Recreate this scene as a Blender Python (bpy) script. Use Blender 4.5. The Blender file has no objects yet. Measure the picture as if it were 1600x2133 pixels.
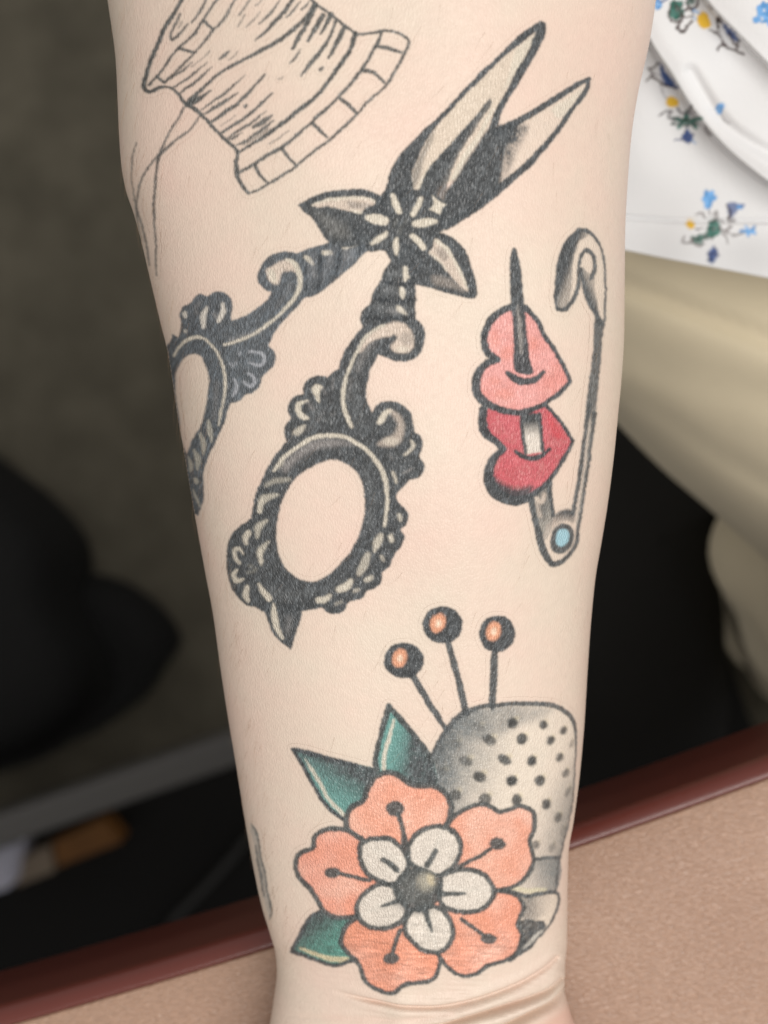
import bpy, math, random
import numpy as np
from mathutils import Vector
from mathutils.bvhtree import BVHTree

random.seed(7)
rng = np.random.default_rng(11)
scene = bpy.context.scene
COL = scene.collection

# ------------------------------------------------------------------ camera
PXW, PXH = 1600.0, 2133.0
LENS = 50.0
F = LENS / 36.0 * PXH           # focal length in photograph pixels
CZ = 1.0325                     # camera height above the floor
cam_d = bpy.data.cameras.new("camera")
cam_d.lens = LENS
cam_d.sensor_fit = 'VERTICAL'
cam_d.sensor_height = 36.0
cam_d.sensor_width = 27.0
cam_d.clip_start = 0.01
cam_d.clip_end = 50.0
cam_d.dof.use_dof = True
cam_d.dof.focus_distance = 0.256
cam_d.dof.aperture_fstop = 13.0
cam = bpy.data.objects.new("camera", cam_d)
COL.objects.link(cam)
cam.location = (0, 0, CZ)
scene.camera = cam

# ------------------------------------------------------------------ world, lamps, exposure
world = bpy.data.worlds.new("World")
scene.world = world
world.use_nodes = True
bg = world.node_tree.nodes["Background"]
bg.inputs[0].default_value = (1.0, 0.97, 0.93, 1)
bg.inputs[1].default_value = 0.48

def area(name, loc, target, size, power, color):
    l = bpy.data.lights.new(name, 'AREA')
    l.shape = 'RECTANGLE'
    l.size, l.size_y = size
    l.energy = power
    l.color = color
    o = bpy.data.objects.new(name, l)
    COL.objects.link(o)
    o.location = loc
    d = Vector(target) - Vector(loc)
    o.rotation_euler = d.to_track_quat('-Z', 'Y').to_euler()
    return o
area("ceiling_lamp", (0.28, -0.16, CZ + 0.80), (0, 0, 0.78), (0.85, 0.85), 11.2, (1.0, 0.97, 0.93))

vs = scene.view_settings
vs.view_transform = 'Standard'
vs.look = 'None'
vs.exposure = 0.12
vs.gamma = 1.0
vs.use_curve_mapping = False
scene.render.engine = 'CYCLES'
scene.cycles.use_denoising = True
scene.cycles.max_bounces = 8
scene.cycles.transparent_max_bounces = 12

# ------------------------------------------------------------------ helpers
def lin(c):
    c = np.asarray(c, float) / 255.0
    return np.where(c <= 0.04045, c / 12.92, ((c + 0.055) / 1.055) ** 2.4)

def W(x, y, D):
    """a point seen at photo position (x, y), D metres below the camera plane"""
    return ((x - 800.0) / F * D, (1066.5 - y) / F * D, CZ - D)

def tag(o, label=None, cat=None, kind=None, group=None):
    if label: o["label"] = label
    if cat: o["category"] = cat
    if kind: o["kind"] = kind
    if group: o["group"] = group
    return o

def empty(name, loc=(0, 0, 0)):
    o = bpy.data.objects.new(name, None)
    o.empty_display_size = 0.02
    COL.objects.link(o)
    o.location = loc
    return o

def mesh_obj(name, verts, faces, mat=None, parent=None, smooth=True):
    me = bpy.data.meshes.new(name)
    verts = np.asarray(verts, np.float32)
    if isinstance(faces, np.ndarray):
        n = faces.shape[1]
        me.vertices.add(len(verts))
        me.vertices.foreach_set("co", verts.ravel())
        me.loops.add(faces.size)
        me.loops.foreach_set("vertex_index", faces.astype(np.int32).ravel())
        me.polygons.add(len(faces))
        me.polygons.foreach_set("loop_start", np.arange(0, faces.size, n, dtype=np.int32))
        me.update(calc_edges=True)
        me.validate()
    else:
        me.from_pydata([tuple(map(float, v)) for v in verts], [], faces)
        me.update()
    if smooth:
        me.polygons.foreach_set("use_smooth", np.ones(len(me.polygons), bool))
    if mat: me.materials.append(mat)
    o = bpy.data.objects.new(name, me)
    COL.objects.link(o)
    if parent is not None:
        o.parent = parent
        o.matrix_parent_inverse = parent.matrix_basis.inverted()
    return o

def grid_faces(nr, nc, wrap=False):
    r = np.arange(nr - 1)[:, None]
    c = np.arange(nc if wrap else nc - 1)[None, :]
    c2 = (c + 1) % nc
    a = r * nc + c; b = r * nc + c2; d = (r + 1) * nc + c; e = (r + 1) * nc + c2
    return np.stack([a, b, e, d], -1).reshape(-1, 4)

def tube(pts, radii, n=16, cap=True):
    """swept tube; returns verts, faces(list)"""
    pts = [Vector(p) for p in pts]
    V, Fc = [], []
    up = Vector((0.13, 0.31, 0.94)).normalized()
    m = len(pts)
    for i, p in enumerate(pts):
        t = (pts[min(i + 1, m - 1)] - pts[max(i - 1, 0)]).normalized()
        u = up - t * up.dot(t)
        if u.length < 1e-3: u = Vector((1, 0, 0)) - t * t.x
        u.normalize(); v = t.cross(u)
        r = radii[i] if hasattr(radii, '__len__') else radii
        ra, rb = r if hasattr(r, '__len__') else (r, r)
        for k in range(n):
            a = 2 * math.pi * k / n
            V.append(p + u * math.cos(a) * ra + v * math.sin(a) * rb)
    for i in range(m - 1):
        for k in range(n):
            Fc.append((i * n + k, i * n + (k + 1) % n, (i + 1) * n + (k + 1) % n, (i + 1) * n + k))
    if cap:
        Fc.append(tuple(range(n - 1, -1, -1)))
        Fc.append(tuple(range((m - 1) * n, m * n)))
    return V, Fc

def rbox(x0, x1, y0, y1, z0, z1, r=0.004):
    """box with chamfered edges"""
    import bmesh
    bm = bmesh.new()
    bmesh.ops.create_cube(bm, size=1.0)
    for v in bm.verts:
        v.co = Vector(((x0 + x1) / 2 + v.co.x * (x1 - x0), (y0 + y1) / 2 + v.co.y * (y1 - y0), (z0 + z1) / 2 + v.co.z * (z1 - z0)))
    bmesh.ops.bevel(bm, geom=bm.edges[:], offset=r, segments=3, affect='EDGES', profile=0.5)
    V = [v.co.copy() for v in bm.verts]
    bm.verts.index_update()
    Fc = [tuple(v.index for v in f.verts) for f in bm.faces]
    bm.free()
    return V, Fc

# ------------------------------------------------------------------ materials
def mat_new(name):
    m = bpy.data.materials.new(name)
    m.use_nodes = True
    nt = m.node_tree
    return m, nt, nt.nodes["Principled BSDF"]

def node(nt, kind, **kw):
    n = nt.nodes.new(kind)
    for k, v in kw.items():
        if k in n.inputs: n.inputs[k].default_value = v
        else: setattr(n, k, v)
    return n

def L(nt, a, b): nt.links.new(a, b)

def skin_bump(nt, bsdf, strength=0.35):
    tc = node(nt, "ShaderNodeTexCoord")
    mp = node(nt, "ShaderNodeMapping")
    mp.inputs["Rotation"].default_value = (0, 0, math.radians(-22))
    mp.inputs["Scale"].default_value = (1.0, 0.36, 1.0)
    L(nt, tc.outputs["Object"], mp.inputs["Vector"])
    vo = node(nt, "ShaderNodeTexVoronoi", Scale=2300.0, feature='DISTANCE_TO_EDGE')
    L(nt, mp.outputs[0], vo.inputs["Vector"])
    mr = node(nt, "ShaderNodeMapRange")
    mr.inputs["From Max"].default_value = 0.25
    L(nt, vo.outputs["Distance"], mr.inputs["Value"])
    no = node(nt, "ShaderNodeTexNoise", Scale=1500.0, Detail=2.0, Roughness=0.7)
    L(nt, mp.outputs[0], no.inputs["Vector"])
    s2 = node(nt, "ShaderNodeMath", operation='MULTIPLY_ADD'); s2.inputs[1].default_value = 1.3
    L(nt, no.outputs["Fac"], s2.inputs[0]); L(nt, mr.outputs[0], s2.inputs[2])
    bp = node(nt, "ShaderNodeBump", Strength=strength, Distance=0.00012)
    L(nt, s2.outputs[0], bp.inputs["Height"])
    L(nt, bp.outputs[0], bsdf.inputs["Normal"])
    return tc

def skin_color(nt, tc):
    n1 = node(nt, "ShaderNodeTexNoise", Scale=34.0, Detail=6.0, Roughness=0.62)
    L(nt, tc.outputs["Object"], n1.inputs["Vector"])
    r1 = node(nt, "ShaderNodeMapRange"); r1.inputs["From Min"].default_value = 0.35; r1.inputs["From Max"].default_value = 0.7
    L(nt, n1.outputs["Fac"], r1.inputs["Value"])
    mx = node(nt, "ShaderNodeMix", data_type='RGBA')
    mx.inputs["A"].default_value = (*SKIN_A, 1); mx.inputs["B"].default_value = (*SKIN_B, 1)
    L(nt, r1.outputs[0], mx.inputs["Factor"])
    n2 = node(nt, "ShaderNodeTexNoise", Scale=700.0, Detail=3.0)
    L(nt, tc.outputs["Object"], n2.inputs["Vector"])
    r2 = node(nt, "ShaderNodeMapRange"); r2.inputs["From Min"].default_value = 0.3; r2.inputs["From Max"].default_value = 0.75
    r2.inputs["To Min"].default_value = 0.97; r2.inputs["To Max"].default_value = 1.02
    L(nt, n2.outputs["Fac"], r2.inputs["Value"])
    mu = node(nt, "ShaderNodeVectorMath", operation='SCALE')
    L(nt, mx.outputs["Result"], mu.inputs[0]); L(nt, r2.outputs[0], mu.inputs["Scale"])
    return mu.outputs[0]

def make_skin():
    m, nt, b = mat_new("skin")
    tc = skin_bump(nt, b, 0.32)
    c = skin_color(nt, tc)
    # the redder skin of palm and wrist folds
    at = node(nt, "ShaderNodeAttribute", attribute_name="flush")
    m2 = node(nt, "ShaderNodeMix", data_type='RGBA')
    m2.inputs["B"].default_value = (*(SKIN_B * np.array([0.97, 0.80, 0.76])), 1)
    L(nt, at.outputs["Fac"], m2.inputs["Factor"]); L(nt, c, m2.inputs["A"])
    L(nt, m2.outputs["Result"], b.inputs["Base Color"])
    b.inputs["Roughness"].default_value = 0.44
    b.inputs["Specular IOR Level"].default_value = 0.45
    return m

def make_ink():
    """tattooed skin: the same skin with ink in it"""
    m, nt, b = mat_new("tattooed_skin")
    tc = skin_bump(nt, b, 0.32)
    at = node(nt, "ShaderNodeAttribute", attribute_name="ink")
    for n in nt.nodes:
        if n.type == 'BUMP':
            st = node(nt, "ShaderNodeMapRange"); st.inputs["To Min"].default_value = 0.32; st.inputs["To Max"].default_value = 1.0
            L(nt, at.outputs["Alpha"], st.inputs["Value"]); L(nt, st.outputs[0], n.inputs["Strength"])
    c = skin_color(nt, tc)
    m2 = node(nt, "ShaderNodeMix", data_type='RGBA')
    L(nt, at.outputs["Alpha"], m2.inputs["Factor"]); L(nt, c, m2.inputs["A"]); L(nt, at.outputs["Color"], m2.inputs["B"])
    L(nt, m2.outputs["Result"], b.inputs["Base Color"])
    ro = node(nt, "ShaderNodeMapRange"); ro.inputs["To Min"].default_value = 0.44; ro.inputs["To Max"].default_value = 0.38
    L(nt, at.outputs["Alpha"], ro.inputs["Value"]); L(nt, ro.outputs[0], b.inputs["Roughness"])
    b.inputs["Specular IOR Level"].default_value = 0.45
    return m

KL = 1.10
SKIN_A = np.clip(lin((225, 208, 191)) / KL, 0, 1)
SKIN_B = np.clip(lin((230, 202, 187)) / KL, 0, 1)
M_SKIN = make_skin()
M_INK = make_ink()

def simple(name, rgb, rough=0.6, spec=0.4, bump=None, var=0.0, vscale=20.0, sheen=0.0):
    m, nt, b = mat_new(name)
    c = lin(rgb)
    tc = node(nt, "ShaderNodeTexCoord")
    if var:
        n = node(nt, "ShaderNodeTexNoise", Scale=vscale, Detail=5.0, Roughness=0.6)
        L(nt, tc.outputs["Object"], n.inputs["Vector"])
        mx = node(nt, "ShaderNodeMix", data_type='RGBA')
        mx.inputs["A"].default_value = (*(c * (1 - var)), 1); mx.inputs["B"].default_value = (*np.clip(c * (1 + var), 0, 1), 1)
        r = node(nt, "ShaderNodeMapRange"); r.inputs["From Min"].default_value = 0.3; r.inputs["From Max"].default_value = 0.7
        L(nt, n.outputs["Fac"], r.inputs["Value"]); L(nt, r.outputs[0], mx.inputs["Factor"])
        L(nt, mx.outputs["Result"], b.inputs["Base Color"])
    else:
        b.inputs["Base Color"].default_value = (*c, 1)
    b.inputs["Roughness"].default_value = rough
    b.inputs["Specular IOR Level"].default_value = spec
    b.inputs["Sheen Weight"].default_value = sheen
    if bump:
        sc, st, di = bump
        n = node(nt, "ShaderNodeTexNoise", Scale=sc, Detail=4.0, Roughness=0.65)
        L(nt, tc.outputs["Object"], n.inputs["Vector"])
        bp = node(nt, "ShaderNodeBump", Strength=st, Distance=di)
        L(nt, n.outputs["Fac"], bp.inputs["Height"])
        L(nt, bp.outputs[0], b.inputs["Normal"])
    return m

# ------------------------------------------------------------------ setting: floor
M_FLOOR = simple("carpet", (100, 95, 83), 0.95, 0.1, bump=(500, 0.8, 0.004), var=0.24, vscale=24.0)
fv = [(-2.5, -2.5, 0), (2.5, -2.5, 0), (2.5, 2.5, 0), (-2.5, 2.5, 0)]
tag(mesh_obj("floor", fv, [(0, 1, 2, 3)], M_FLOOR, smooth=False), "dark grey-brown carpet floor far below the arm", None, "structure")

# ------------------------------------------------------------------ table
TD = 0.3125                     # table top, metres below the camera plane
TZ = CZ - TD
ex = np.array([40, 564, 1186, 1600.0]); ey = np.array([2130, 1977, 1768, 1623.0])
pf = np.polyfit(ex, ey, 2)
def edge_y(x):
    xc = np.clip(x, -300, 2000)
    return np.polyval(pf, xc) + (x - xc) * np.polyval(np.polyder(pf), xc)

def make_laminate(name, ca, cb, rough, grain):
    m, nt, b = mat_new(name)
    tc = node(nt, "ShaderNodeTexCoord")
    mp = node(nt, "ShaderNodeMapping"); mp.inputs["Rotation"].default_value = (0, 0, math.radians(-25)); mp.inputs["Scale"].default_value = (0.55, 1.0, 1)
    L(nt, tc.outputs["Object"], mp.inputs["Vector"])
    n1 = node(nt, "ShaderNodeTexNoise", Scale=1400.0, Detail=3.0, Roughness=0.6, Distortion=1.0)
    L(nt, mp.outputs[0], n1.inputs["Vector"])
    n2 = node(nt, "ShaderNodeTexNoise", Scale=14.0, Detail=5.0, Roughness=0.6)
    L(nt, tc.outputs["Object"], n2.inputs["Vector"])
    mx = node(nt, "ShaderNodeMix", data_type='RGBA')
    mx.inputs["A"].default_value = (*lin(ca), 1); mx.inputs["B"].default_value = (*lin(cb), 1)
    L(nt, n2.outputs["Fac"], mx.inputs["Factor"])
    r2 = node(nt, "ShaderNodeMapRange"); r2.inputs["From Min"].default_value = 0.3; r2.inputs["From Max"].default_value = 0.7
    r2.inputs["To Min"].default_value = 1 - 0.13*grain; r2.inputs["To Max"].default_value = 1 + 0.11*grain
    L(nt, n1.outputs["Fac"], r2.inputs["Value"])
    mu = node(nt, "ShaderNodeVectorMath", operation='SCALE')
    L(nt, mx.outputs["Result"], mu.inputs[0]); L(nt, r2.outputs[0], mu.inputs["Scale"])
    L(nt, mu.outputs[0], b.inputs["Base Color"])
    b.inputs["Roughness"].default_value = rough
    b.inputs["Specular IOR Level"].default_value = 0.5
    bp = node(nt, "ShaderNodeBump", Strength=0.9*grain, Distance=0.0004)
    L(nt, n1.outputs["Fac"], bp.inputs["Height"]); L(nt, bp.outputs[0], b.inputs["Normal"])
    return m
M_TOP = make_laminate("brown_grained_laminate", (146, 112, 92), (178, 146, 124), 0.32, 1.0)
M_EDGE = make_laminate("red_brown_edge_band", (90, 40, 33), (100, 48, 40), 0.28, 0.15)
def make_table():
    root = empty("table", (0, -0.45, 0))
    tag(root, "brown grained table with a rounded red-brown edge under the wrist", "table")
    xs = np.linspace(-2600, 4200, 140)
    base = np.array([W(x, edge_y(x), TD)[:2] for x in xs])
    tan = np.gradient(base, axis=0); tan /= np.linalg.norm(tan, axis=1)[:, None]
    nor = np.stack([-tan[:, 1], tan[:, 0]], 1)             # outward, up the picture
    R = 0.0042; H = 0.036
    prof = [(-0.75, 0), (-0.3, 0), (-0.1, 0), (-0.02, 0), (0, 0)]
    for k in range(1, 8):
        a = math.pi / 2 * k / 7
        prof.append((R * math.sin(a), -R + R * math.cos(a)))
    prof += [(R, -0.015), (R, -H + 0.003), (R - 0.003, -H), (-0.03, -H), (-0.75, -H)]
    def strip(name, pr, mat):
        V = []
        for (n, z) in pr:
            for i in range(len(xs)):
                V.append((base[i, 0] + nor[i, 0] * n, base[i, 1] + nor[i, 1] * n, TZ + z))
        return mesh_obj(name, V, grid_faces(len(pr), len(xs)), mat, root)
    strip("tabletop", prof[:4] + [(-0.0006, 0), (-0.0001, -0.0004), (-0.0001, -0.03)], M_TOP)
    strip("edge_band", [(0.0, -0.03), (0.0, -0.0003), (0.0002, 0)] + prof[5:], M_EDGE)
    # stretcher bar under the top, parallel to its edge
    M_BAR = simple("dark_grey_metal", (84, 82, 80), 0.5, 0.5)
    Db = 0.90
    p0 = np.array(W(-500, 1899, Db)); p1 = np.array(W(900, 1409, Db))
    d = (p1 - p0); ln = np.linalg.norm(d); ang = math.atan2(d[1], d[0])
    V, Fc = rbox(0, ln + 0.25, -0.0095, 0.0095, -0.02, 0.02, 0.003)
    o = mesh_obj("stretcher", V, Fc, M_BAR, None, smooth=False)
    o.location = p0; o.rotation_euler = (0, 0, ang)
    o.parent = root; o.matrix_parent_inverse = root.matrix_basis.inverted()
    # added black sheet below the bar, standing in for shade under the table
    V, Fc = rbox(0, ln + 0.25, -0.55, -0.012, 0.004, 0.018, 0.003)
    o = mesh_obj("added_dark_plate", V, Fc, simple("plate_shade_black", (16, 15, 14), 0.7, 0.2), None, smooth=False)
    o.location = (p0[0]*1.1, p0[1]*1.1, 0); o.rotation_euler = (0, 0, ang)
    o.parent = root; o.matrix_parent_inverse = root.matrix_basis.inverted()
    M_LEG = simple("black_metal", (30, 30, 30), 0.5, 0.4)
    for (x, y) in ((-0.36, -0.285), (0.62, 0.098), (-0.30, -0.66), (0.60, -0.45)):
        V, Fc = rbox(x - 0.02, x + 0.02, y - 0.02, y + 0.02, 0.0, TZ - 0.036, 0.003)
        mesh_obj("leg", V, Fc, M_LEG, root, smooth=False)
    return root
make_table()

# ------------------------------------------------------------------ blurred things on the floor
M_BLACK = simple("black_fabric", (20, 20, 20), 0.8, 0.2, bump=(160, 0.5, 0.004))
def blob_outline(pts, z0, z1, D, name, mat, parent=None, round_=0.35):
    """soft stuffed body: outline given at depth D, domed towards the top"""
    P = np.array([W(x, y, D)[:2] for x, y in pts]); c = P.mean(0)
    P = catmull(P, True, 6)
    V, rows = [], 10
    for k in range(rows):
        t = k / (rows - 1)
        s = (1 - t ** 3) ** 0.5 if t < 1 else 0.0
        s = max(s, 0.02)
        for p in P:
            q = c + (p - c) * (0.92 + 0.08 * min(1, t * 5)) * (s if t > 0.35 else 1.0) if t > 0 else c + (p - c) * 0.9
            V.append((q[0], q[1], z0 + (z1 - z0) * math.sin(t * math.pi / 2)))
    fc = grid_faces(rows, len(P), True)
    return mesh_obj(name, V, fc, mat, parent)

def catmull(P, closed=False, sub=8):
    P = np.asarray(P, float)
    n = len(P)
    if n < 3 and not closed:
        t = np.linspace(0, 1, sub + 1)[:, None]
        return P[0] * (1 - t) + P[1] * t
    out = []
    segs = n if closed else n - 1
    for i in range(segs):
        p1, p2 = P[i], P[(i + 1) % n]
        p0 = P[(i - 1) % n] if (closed or i > 0) else 2 * p1 - p2
        p3 = P[(i + 2) % n] if (closed or i + 2 < n) else 2 * p2 - p1
        d = np.linalg.norm(p2[:2] - p1[:2]) + 1e-9
        d0 = np.linalg.norm(p1[:2] - p0[:2]) + 1e-9; d1 = np.linalg.norm(p3[:2] - p2[:2]) + 1e-9
        m1 = (p2 - p0) * d / (d + d0); m2 = (p3 - p1) * d / (d + d1)
        t = np.linspace(0, 1, sub, endpoint=False)[:, None]
        out.append((2*t**3 - 3*t**2 + 1)*p1 + (t**3 - 2*t**2 + t)*m1 + (-2*t**3 + 3*t**2)*p2 + (t**3 - t**2)*m2)
    r = np.concatenate(out)
    if not closed: r = np.concatenate([r, P[-1:]])
    return r

bag = empty("bag", W(60, 1250, CZ))
tag(bag, "black bag slumped on the dark carpet at the left edge, lower end extended to fill shaded floor", "bag")
blob_outline([(-420, 850), (-150, 880), (20, 985), (100, 1055), (150, 1130), (165, 1250), (230, 1390), (200, 1500), (40, 1600), (-420, 1660)], 0.0, 0.15, 0.95, "body", M_BLACK, bag)  # lower outline of body and pocket extended to fill the table's shadow
blob_outline([(60, 1210), (200, 1205), (300, 1255), (362, 1340), (330, 1400), (280, 1470), (100, 1560), (-60, 1400)], 0.0, 0.07, 0.97, "side_pocket", M_BLACK, bag)

def floor_box(name, label, px, D0, D1, rgb, cat="box"):
    root = empty(name)
    q = [W(x, y, D0) for x, y in px]
    cx = sum(p[0] for p in q) / 4; cy = sum(p[1] for p in q) / 4
    z0 = CZ - D1; z1 = CZ - D0
    V = [(p[0], p[1], z0) for p in q] + [(p[0], p[1], z1) for p in q]
    import bmesh
    bm = bmesh.new()
    bv = [bm.verts.new(v) for v in V]
    for f in ((3, 2, 1, 0), (4, 5, 6, 7), (0, 1, 5, 4), (1, 2, 6, 5), (2, 3, 7, 6), (3, 0, 4, 7)): bm.faces.new([bv[i] for i in f])
    bmesh.ops.recalc_face_normals(bm, faces=bm.faces[:])
    bmesh.ops.bevel(bm, geom=bm.edges[:], offset=0.0015, segments=2, affect='EDGES')
    me = bpy.data.meshes.new(name); bm.to_mesh(me); bm.free()
    me.materials.append(simple(name + "_card", rgb, 0.6, 0.3, var=0.2, vscale=30))
    bpy.data.objects.remove(root)
    o = bpy.data.objects.new(name, me); COL.objects.link(o)
    return tag(o, label, cat)
floor_box("brown_carton", "amber-brown carton on the floor below the grey bar", [(108, 1754), (216, 1706), (256, 1754), (118, 1808)], 0.985, CZ - 0.018, (112, 74, 34))
floor_box("grey_carton", "grey-beige carton with pale edge next to the amber carton", [(36, 1790), (104, 1760), (114, 1816), (28, 1850)], 0.985, CZ - 0.018, (132, 118, 102))
floor_box("white_packet", "small whitish packet cut by the left picture edge", [(-60, 1790), (34, 1758), (22, 1850), (-70, 1880)], 0.96, CZ - 0.018, (190, 190, 205), "packet")
V, Fc = tube([W(x, y, 1.011) for x, y in ((520, 1740), (480, 1790), (430, 1845), (375, 1900), (330, 1960), (310, 2040), (330, 2150))], 0.0028, 8)
tag(mesh_obj("cable", V, Fc, simple("dark_cable", (46, 45, 44), 0.5, 0.4)), "thin dark cable lying on the floor under the table", "cable")

# ------------------------------------------------------------------ the person: arm
person = empty("person", (0.0, 0.1, 0.0))
tag(person, "person in white floral blouse and khaki trousers resting a tattooed forearm on the table", "person")

Ly = [-900, -500, -250, 0, 150, 300, 355, 405, 455, 505, 580, 680, 740, 800, 880, 940, 1000, 1080, 1190, 1275, 1390, 1500, 1600, 1700, 1800, 1880, 1940, 1980, 2020, 2080, 2133, 2220, 2400, 2650, 2900, 3020, 3060]
Lx = [170, 175, 200, 223, 243, 250, 254, 263, 280, 294, 312, 336, 351, 361, 373, 384, 394, 408, 428, 444, 460, 477, 494, 510, 528, 545, 563, 574, 577, 570, 562, 545, 470, 430, 440, 480, 540]
Ry = [-900, -500, -250, 0, 100, 150, 200, 300, 400, 500, 600, 700, 800, 860, 950, 1050, 1130, 1200, 1300, 1400, 1500, 1600, 1700, 1770, 1850, 1950, 2030, 2060, 2100, 2133, 2220, 2400, 2650, 2900, 3020, 3060]
Rx = [1460, 1440, 1400, 1368, 1353, 1342, 1330, 1314, 1306, 1301, 1300, 1299, 1293, 1287, 1278, 1265, 1252, 1240, 1230, 1223, 1217, 1208, 1195, 1184, 1182, 1181, 1174, 1176, 1186, 1198, 1230, 1290, 1320, 1300, 1250, 1180]
Dy = [-900, 0, 700, 1400, 2133, 2600, 3060]; Dv = [0.300, 0.272, 0.272, 0.281, 0.2935, 0.2975, 0.3005]
Ky = [-900, 0, 1000, 1700, 2133, 2400, 2900, 3060]; Kv = [0.85, 0.76, 0.75, 0.69, 0.60, 0.42, 0.32, 0.30]

def pchip(x, y, xq):
    x = np.asarray(x, float); y = np.asarray(y, float)
    h = np.diff(x); dl = np.diff(y) / h
    d = np.zeros_like(y)
    for i in range(1, len(x) - 1):
        if dl[i-1] * dl[i] > 0:
            w1 = 2*h[i] + h[i-1]; w2 = h[i] + 2*h[i-1]
            d[i] = (w1 + w2) / (w1/dl[i-1] + w2/dl[i])
    d[0] = dl[0]; d[-1] = dl[-1]
    i = np.clip(np.searchsorted(x, xq) - 1, 0, len(x) - 2)
    t = (xq - x[i]) / h[i]
    return (2*t**3-3*t**2+1)*y[i] + (t**3-2*t**2+t)*h[i]*d[i] + (-2*t**3+3*t**2)*y[i+1] + (t**3-t**2)*h[i]*d[i+1]

def seg_dist(X, Y, P):
    best = np.full(X.shape, 1e9)
    for (ax, ay), (bx, by) in zip(P[:-1], P[1:]):
        dx, dy = bx - ax, by - ay; l2 = dx*dx + dy*dy + 1e-9
        t = np.clip(((X-ax)*dx + (Y-ay)*dy) / l2, 0, 1)
        best = np.minimum(best, np.hypot(X - ax - t*dx, Y - ay - t*dy))
    return best

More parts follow.
